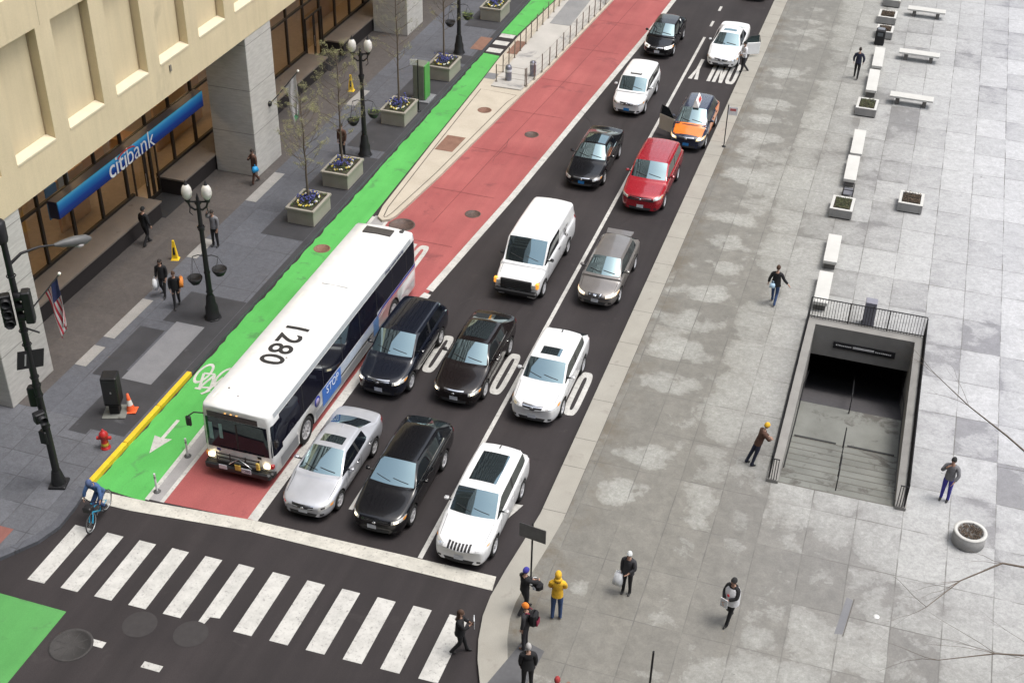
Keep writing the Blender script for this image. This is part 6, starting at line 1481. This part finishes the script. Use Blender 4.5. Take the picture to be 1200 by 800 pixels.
    if coat > 0:
        g = MB(); n = 16; prof = [(.155, .30), (.175, .12), (.185, 0), (.195+.03*coat, -.22*coat)]
        vs = [hipv+Vector((r*k*math.cos(a)*1.02, r*k*.78*math.sin(a)+L(.95+zz)*k, zz*k)) for r, zz in prof for a in [2*math.pi*j/n for j in range(n)]]
        g.add(vs, [[i*n+j, i*n+(j+1) % n, (i+1)*n+(j+1) % n, (i+1)*n+j] for i in range(len(prof)-1) for j in range(n)], top, True); g.build('coat_skirt', t)
    else:
        g = MB(); n = 14; prof = [(.15, .22), (.162, .08), (.165, -.06)]
        vs = [hipv+Vector((r*k*math.cos(a), r*k*.76*math.sin(a)+L(.95+zz)*k, zz*k)) for r, zz in prof for a in [2*math.pi*j/n for j in range(n)]]
        g.add(vs, [[i*n+j, i*n+(j+1) % n, (i+1)*n+(j+1) % n, (i+1)*n+j] for i in range(len(prof)-1) for j in range(n)], top, True); g.build('jacket_hem', t)
    if vest:
        g = MB(); n = 14; c0 = (Vector((hx, hy+L(1.25), hz+.0)))*k; prof = [(.245, -.14), (.24, .12), (.235, .34), (.15, .48)]
        vs = [c0+Vector((r*k*math.cos(a), r*k*.86*math.sin(a)+L(.95+zz)*k*.5, zz*k)) for r, zz in prof for a in [2*math.pi*j/n for j in range(n)]]
        g.add(vs, [[i*n+j, i*n+(j+1) % n, (i+1)*n+(j+1) % n, (i+1)*n+j] for i in range(len(prof)-1) for j in range(n)], vest, True); g.ball(c0+Vector((0, .205*k, .25*k)), (.05*k, .02*k, .05*k), M('heart_red', (.6, .05, .06), .7), 8, 5); g.build('bib', t)
    # hair / hat / hood
    def cap(name, m, sc, lo, ln_=0.0):
        g = MB(); vs = []; n = 14; kk2 = 7
        for i in range(kk2+1):
            th = lo+(math.pi-lo)*i/kk2
            for j in range(n):
                a = 2*math.pi*j/n; X, Y, Z = math.sin(th)*math.cos(a), math.sin(th)*math.sin(a), -math.cos(th); fr = max(0, Y)
                zl = Z*rz_*sc + (.05*k*fr if i == 0 else 0)
                vs.append(hp((X*rx*sc, Y*ry*sc-.006*k, zl+.004*k)))
        g.add(vs, [[i*n+j, i*n+(j+1) % n, (i+1)*n+(j+1) % n, (i+1)*n+j] for i in range(kk2) for j in range(n)], m, True)
        if ln_ > 0:
            vs = [hp((math.cos(a)*rx*1.2, math.sin(a)*ry*1.1-.02*k, zz)) for zz in (.04*k, -.10*k, -.12*k-ln_*k) for a in [math.pi+math.pi*j/10 for j in range(11)]]
            vs = [v+Vector((0, -.05*k, 0)) if i >= 22 else v for i, v in enumerate(vs)]
            g.add(vs, [[i*11+j, i*11+j+1, (i+1)*11+j+1, (i+1)*11+j] for i in range(2) for j in range(10)], m, True)
        return g.build(name, t)
    if hood: cap('hood', hood, 1.28, 1.0); g = MB(); g.ball(hc+Vector((0, -.05*k, -.12*k)), (.12*k, .10*k, .08*k), hood, 10, 7); g.build('hood_collar', t)
    elif hat: cap('hat', hat, 1.16, 1.55); cap('hair', hair, 1.06, 1.25)
    else: cap('hair', hair, 1.10, 1.30, hairlen)
    bpy.data.meshes.remove(body)
    return dict(root=t, wl=wl_, wr=wr_, k=k, head=hc)
def held(name, label, cat, p, loc, build):
    """an object of its own, placed in the frame of the person carrying it"""
    r = p['root']; mtx = Matrix.Rotation(r.rotation_euler.z, 4, 'Z'); w_ = Vector(r.location)+mtx@Vector(loc)
    t = thing(name, label, cat, w_, r.rotation_euler.z); build(t); return t
def bag(body, sz=(.30, .12, .36), hm=None):
    def f(t):
        b = MB(); x, y, z = sz; vs = [(-x/2, -y/2, -z), (x/2, -y/2, -z), (x/2, y/2, -z), (-x/2, y/2, -z), (-x*.42, -y*.3, 0), (x*.42, -y*.3, 0), (x*.42, y*.3, 0), (-x*.42, y*.3, 0), (-x*.52, -y*.62, -z*.6), (x*.52, -y*.62, -z*.6), (x*.52, y*.62, -z*.6), (-x*.52, y*.62, -z*.6)]
        b.add(vs, [[3, 2, 1, 0], [4, 5, 6, 7]]+[[i, (i+1) % 4, 8+(i+1) % 4, 8+i] for i in range(4)]+[[8+i, 8+(i+1) % 4, 4+(i+1) % 4, 4+i] for i in range(4)], body, True); b.build('bag_body', t)
        b = MB(); b.tube([(-x*.25, 0, -.01), (-x*.15, 0, .10), (x*.15, 0, .10), (x*.25, 0, -.01)], .01, hm or body, 5); b.build('handle', t)
    return f
def backpack(m, m2):
    def f(t):
        b = MB(); b.b2((-.15, -.12, -.26), (.15, .09, .24), m, .06); b.build('pack', t); b = MB(); b.b2((-.11, -.16, -.20), (.11, -.121, .02), m2, .03); b.build('pocket', t)
        for s in (1, -1): b = MB(); b.tube([(s*.10, .08, .20), (s*.11, .16, .22), (s*.12, .24, .10)], .018, m2, 5); b.build('strap', t)
    return f
blk = cloth('black', (.014, .014, .016)); dkg = cloth('charcoal', (.035, .035, .04)); jean = cloth('denim', (.035, .07, .17)); dnavy = cloth('navy', (.018, .022, .045)); gry = cloth('grey', (.17, .17, .18)); yelw = cloth('yellow', (.72, .42, .03)); wht = cloth('white', (.66, .66, .68)); brn = cloth('brown', (.09, .045, .03)); org_c = cloth('orange', (.75, .22, .03)); pur = cloth('violet', (.05, .045, .30)); mar = cloth('maroon', (.22, .02, .05)); whp = M('bag_white', (.68, .70, .72), .6); dark_h = cloth('dark_hat', (.02, .02, .02))
D = R
armw = ([(-.23, .06, 1.16), (-.22, .22, .96)], [(.23, -.10, 1.16), (.22, -.02, .90)])
p = person(-20.45, 13.75, 0, D(-15), 'person in a dark coat and cap walking beside the stone ledge', blk, blk, 1.76, 'walk', larm=[(-.25, .0, 1.15), (-.24, .05, .92)], rarm=[(.25, .0, 1.15), (.26, .08, .92)], hat=dark_h)
p = person(-17.75, 10.5, 0, D(-165), 'long-haired woman in black carrying a white bag on the sidewalk', blk, blk, 1.66, 'walk', hairlen=.12, hair=hair_d, rarm=[(.22, 0, 1.15), (.23, .05, .90)])
held('tote_bag', 'white bag hanging from the long-haired woman\'s hand', 'bag', p, (.27, .06, .80), bag(whp, (.16, .30, .44)))
p = person(-16.85, 9.95, 0, D(-150), 'person in black with an orange bag, beside the white-bag woman', blk, blk, 1.62, 'walk2', hair=hair_b)
held('shoulder_bag', 'orange bag on the walker near the first lamp post', 'bag', p, (-.26, -.08, 1.25), bag(M('bag_orange', (.75, .25, .04), .6), (.14, .34, .34)))
p = person(-17.7, 14.6, 0, D(178), 'person in a grey jacket with one arm raised, behind the first lamp post', gry, blk, 1.72, 'stand', skin=skin_m, rarm=[(-.0+.26, .05, 1.42), (.20, .10, 1.62)])
p = person(-18.75, 20.25, 0, D(150), 'person in brown standing at the foot of the second pier with a blue bag', brn, brn, 1.70, 'walk', hair=hair_d, rarm=[(.18, .18, 1.2), (.02, .25, 1.35)])
held('blue_bag', 'small bright blue bag of the person at the second pier', 'bag', p, (-.24, .1, .96), bag(M('bag_blue', (.02, .30, .62), .5), (.12, .26, .26)))
p = person(-16.1, 24.0, 0, D(170), 'dark figure half hidden by the tree beside the second lamp post', brn, blk, 1.72, 'stand', hair=hair_d)
p = person(5.15, 18.05, 0, D(-5), 'person in a black coat walking away past the stair railing', blk, jean, 1.74, 'walk', hair=hair_b, coat=.4, larm=[(-.26, -.05, 1.17), (-.30, .0, .94)], rarm=[(.30, .0, 1.18), (.48, -.02, 1.02)])
held('pale_bag', 'small pale blue bag carried low by the black-coated walker', 'bag', p, (-.10, -.20, 1.02), bag(M('bag_pale', (.45, .62, .78), .6), (.20, .10, .18)))
p = person(6.02, 7.85, 0, D(-62), 'person in a brown jacket and orange cap leaning on the stair wall', brn, dnavy, 1.70, 'stand', hat=yelw, lean=R(15), hip=(0, .07, .94), larm=[(-.20, .34, 1.16), (-.06, .46, 1.10)], rarm=[(.20, .34, 1.16), (.08, .46, 1.08)], lfoot=((-.10, -.06, .50), (-.11, -.22, .085)), rfoot=((.10, .0, .50), (.11, -.10, .085)))
b_ = p['root']; b = MB(); b.b2((-.24, .12, 1.14), (-.10, .30, 1.32), wht, .04); b.build('white_sleeve', b_)
p = person(12.2, 8.1, 0, D(165), 'person in a grey hoodie and violet trousers standing alone at the right, arms raised', gry, pur, 1.76, 'stand', hat=dark_h, rarm=[(.27, .12, 1.20), (.10, .24, 1.50)], larm=[(-.27, .08, 1.16), (-.20, .22, .98)])
p = person(5.98, 42.2, 0, D(0), 'person in dark clothes walking away at the top of the plaza', dnavy, blk, 1.74, 'walk', hair=hair_d, larm=[(-.26, .02, 1.16), (-.24, .08, .92)], rarm=[(.28, .0, 1.16), (.26, .04, .92)])
p = person(3.42, .66, 0, D(172), 'person in a charcoal coat and white hat carrying a white plastic bag', dkg, blk, 1.66, 'stand', hat=cloth('pale_hat', (.6, .62, .62)), coat=.35, larm=[(-.24, .08, 1.16), (-.10, .20, 1.05)])
held('plastic_bag', 'white plastic bag hanging from the hand of the white-hatted person', 'bag', p, (.24, .10, .80), bag(whp, (.26, .26, .42)))
p = person(6.5, .5, 0, D(150), 'person in a white bib with a red heart and black sleeves holding papers', blk, blk, 1.74, 'walk', hat=dark_h, vest=wht, larm=[(-.23, .10, 1.18), (-.05, .28, 1.08)], rarm=[(.23, .08, 1.16), (.08, .28, 1.02)])
def papers(t): b = MB(); b.box((0, 0, 0), (.24, .02, .32), whp, .1, .004); b.build('sheet', t); b = MB(); b.box((.02, -.018, .02), (.18, .008, .24), M('paper_grey', (.5, .5, .5), .7), .15); b.build('print', t)
held('papers', 'white sheets held by the person in the bib', 'papers', p, (0, .36, 1.0), papers)
p = person(1.74, -1.0, 0, D(12), 'person in a yellow hooded top and blue jeans standing on the corner', yelw, jean, 1.80, 'stand', hood=yelw, shoes=shoe_b, larm=[(-.22, .10, 1.16), (-.08, .22, 1.02)], rarm=[(.22, .10, 1.16), (.10, .22, 1.02)])
p = person(.78, -1.05, 0, D(-35), 'person in a violet knit hat and black jacket at the corner post', blk, blk, 1.72, 'walk', hat=pur, rarm=[(.20, .25, 1.20), (.10, .42, 1.10)], larm=[(-.2, .15, 1.18), (-.02, .35, 1.1)])
def blanket(t): b = MB(); b.b2((-.20, -.12, -.16), (.22, .14, .10), blk, .06); b.build('bag_body', t); b = MB(); b.b2((-.24, -.16, -.06), (-.02, .16, .05), whp, .04); b.b2((.0, -.17, -.12), (.14, .17, .0), whp, .04); b.build('white_cloth', t)
held('bundle', 'black bag with white cloth carried by the violet-hatted person', 'bag', p, (.05, .38, .95), blanket)
p = person(1.22, -2.35, 0, D(85), 'person in an orange knit hat and charcoal jacket with a backpack', dkg, dkg, 1.72, 'stand', hat=org_c, shoes=shoe_b)
held('backpack', 'black and maroon backpack worn by the orange-hatted person', 'backpack', p, (0, -.22, 1.28), backpack(blk, mar))
p = person(1.72, -3.75, 0, D(20), 'grey-haired person in a black coat at the bottom edge of the photo', blk, blk, 1.72, 'stand', hair=hair_g, coat=.3)
p = person(2.75, -4.55, 0, D(10), 'head with a red hat, cut off by the bottom edge beside the grey-haired person', brn, blk, 1.66, 'stand', hat=cloth('red_hat', (.32, .04, .04)))
p = person(3.05, -4.6, 0, D(-10), 'brown-haired head at the bottom edge to the right of the red hat', cloth('beige', (.35, .25, .2)), blk, 1.62, 'stand', hair=cloth('hair_chestnut', (.25, .13, .09)))
X, Y = rd(-.45, -3.12)
p = person(X, Y, RZ+.008, D(-75), 'long-haired woman in black crossing on the last stripe, reading a sheet', blk, blk, 1.66, 'walk', hairlen=.14, hair=hair_b, coat=.5, larm=[(-.20, .14, 1.18), (-.06, .30, 1.22)], rarm=[(.20, .14, 1.18), (.06, .30, 1.22)])
held('letter', 'white sheet held by the long-haired woman on the crossing', 'papers', p, (0, .40, 1.24), papers)
X, Y = rd(.05, 40.85)
p = person(X, Y, RZ+.004, D(125), 'person in a white shirt and black cap at the open door of the white sedan', wht, dkg, 1.76, 'stand', hat=dark_h, larm=[(-.24, .05, 1.18), (-.16, .22, 1.10)], rarm=[(.24, .05, 1.18), (.14, .22, 1.10)], lfoot=((-.10, .02, .50), (-.14, -.28, .085)))

# ------------------------------------------------------------------ cyclist
fx, fy = rd(-13.0, -2.15); bz = RZ+.004; hd = math.atan2(-13.0-(-12.88), -(-1.55-(-.50)))   # heading of the bicycle
t = thing('bicycle', 'light blue bicycle ridden out of the green lane onto the crossing', 'bicycle', (fx+.06, fy+.53, bz), R(187))
cy = M('frame_cyan', (.02, .34, .58), .35, 0, .6); ty = M('tyre_grey', (.03, .03, .03), .7); rmg = M('rim_grey', (.45, .47, .48), .35, .6)
def bwheel(y, name='wheel'):
    b = MB(); R_ = .33; n = 28; pts = [(0, y+R_*math.cos(2*math.pi*i/n), R_+.0+R_*math.sin(2*math.pi*i/n)*.999) for i in range(n+1)]; b.tube(pts, .020, ty, 6, cap=False); o = b.build(name, t)
    b = MB(); pts = [(0, y+.305*math.cos(2*math.pi*i/n), R_+.305*math.sin(2*math.pi*i/n)) for i in range(n+1)]; b.tube(pts, .016, rmg, 5, cap=False); b.build('rim', o)
    b = MB()
    for i in range(14): a = math.pi*i/7; b.tube([(0, y, R_), (0, y+.3*math.cos(a), R_+.3*math.sin(a))], .0022, rmg, 3)
    b.build('spokes', o)
bwheel(.54); bwheel(-.54)
b = MB(); bb = (0, -.08, .30); st_ = (0, -.26, .78); hd_ = (0, .36, .82)
for a, c, r in ((bb, (0, -.22, .66), .022), (bb, (0, .38, .62), .028), ((0, -.2, .55), (0, .36, .76), .022), (bb, (0, -.54, .33), .014), ((0, -.22, .62), (0, -.54, .33), .012)): b.tube([a, c], r, cy, 7)
b.build('frame', t)
b = MB(); b.tube([(0, .33, .95), (0, .38, .66), (.055, .44, .58), (.055, .54, .33)], .022, cy, 7); b.tube([(0, .38, .66), (-.055, .44, .58), (-.055, .54, .33)], .022, cy, 7); b.build('fork', t)
b = MB(); b.tube([(-.30, .20, 1.02), (-.12, .30, 1.03), (0, .33, .98), (.12, .30, 1.03), (.30, .20, 1.02)], .014, iron_b, 6); b.build('handlebar', t)
b = MB(); b.tube([(0, -.22, .66), (0, -.26, .88)], .014, rmg, 6); b.b2((-.09, -.42, .88), (.09, -.14, .95), iron_b, .035); b.build('saddle', t)
b = MB(); b.b2((-.14, .40, .80), (.14, .66, 1.0), iron_b, .03); b.build('basket', t)
b = MB(); b.tube([(-.11, -.08, .30), (.11, -.08, .30)], .012, rmg, 6); b.tube([(.07, -.08, .30), (.07, .04, .18)], .010, rmg, 5); b.tube([(-.07, -.08, .30), (-.07, -.20, .42)], .010, rmg, 5); b.b2((.07, -.02, .165), (.17, .08, .19), iron_b); b.b2((-.17, -.26, .41), (-.07, -.16, .435), iron_b); b.lathe([(.09, .05), (.09, .06)], (0, -.08, .30), rmg, 14, 'X'); b.build('crank', t)
bl_ = cloth('denim_jacket', (.06, .12, .27))
p = person(fx+.06, fy+.53, bz, R(187), 'cyclist in a blue jacket and grey-blue hood bent over the handlebar', bl_, jean, 1.72, hood=cloth('blue_hood', (.07, .10, .20)), hip=(0, -.28, 1.0), lean=R(34), larm=[(-.26, .16, 1.22), (-.27, .22, 1.06)], rarm=[(.26, .16, 1.22), (.27, .22, 1.06)], lfoot=((-.12, .12, .80), (-.12, -.16, .50)), rfoot=((.12, .20, .66), (.12, .02, .27)))
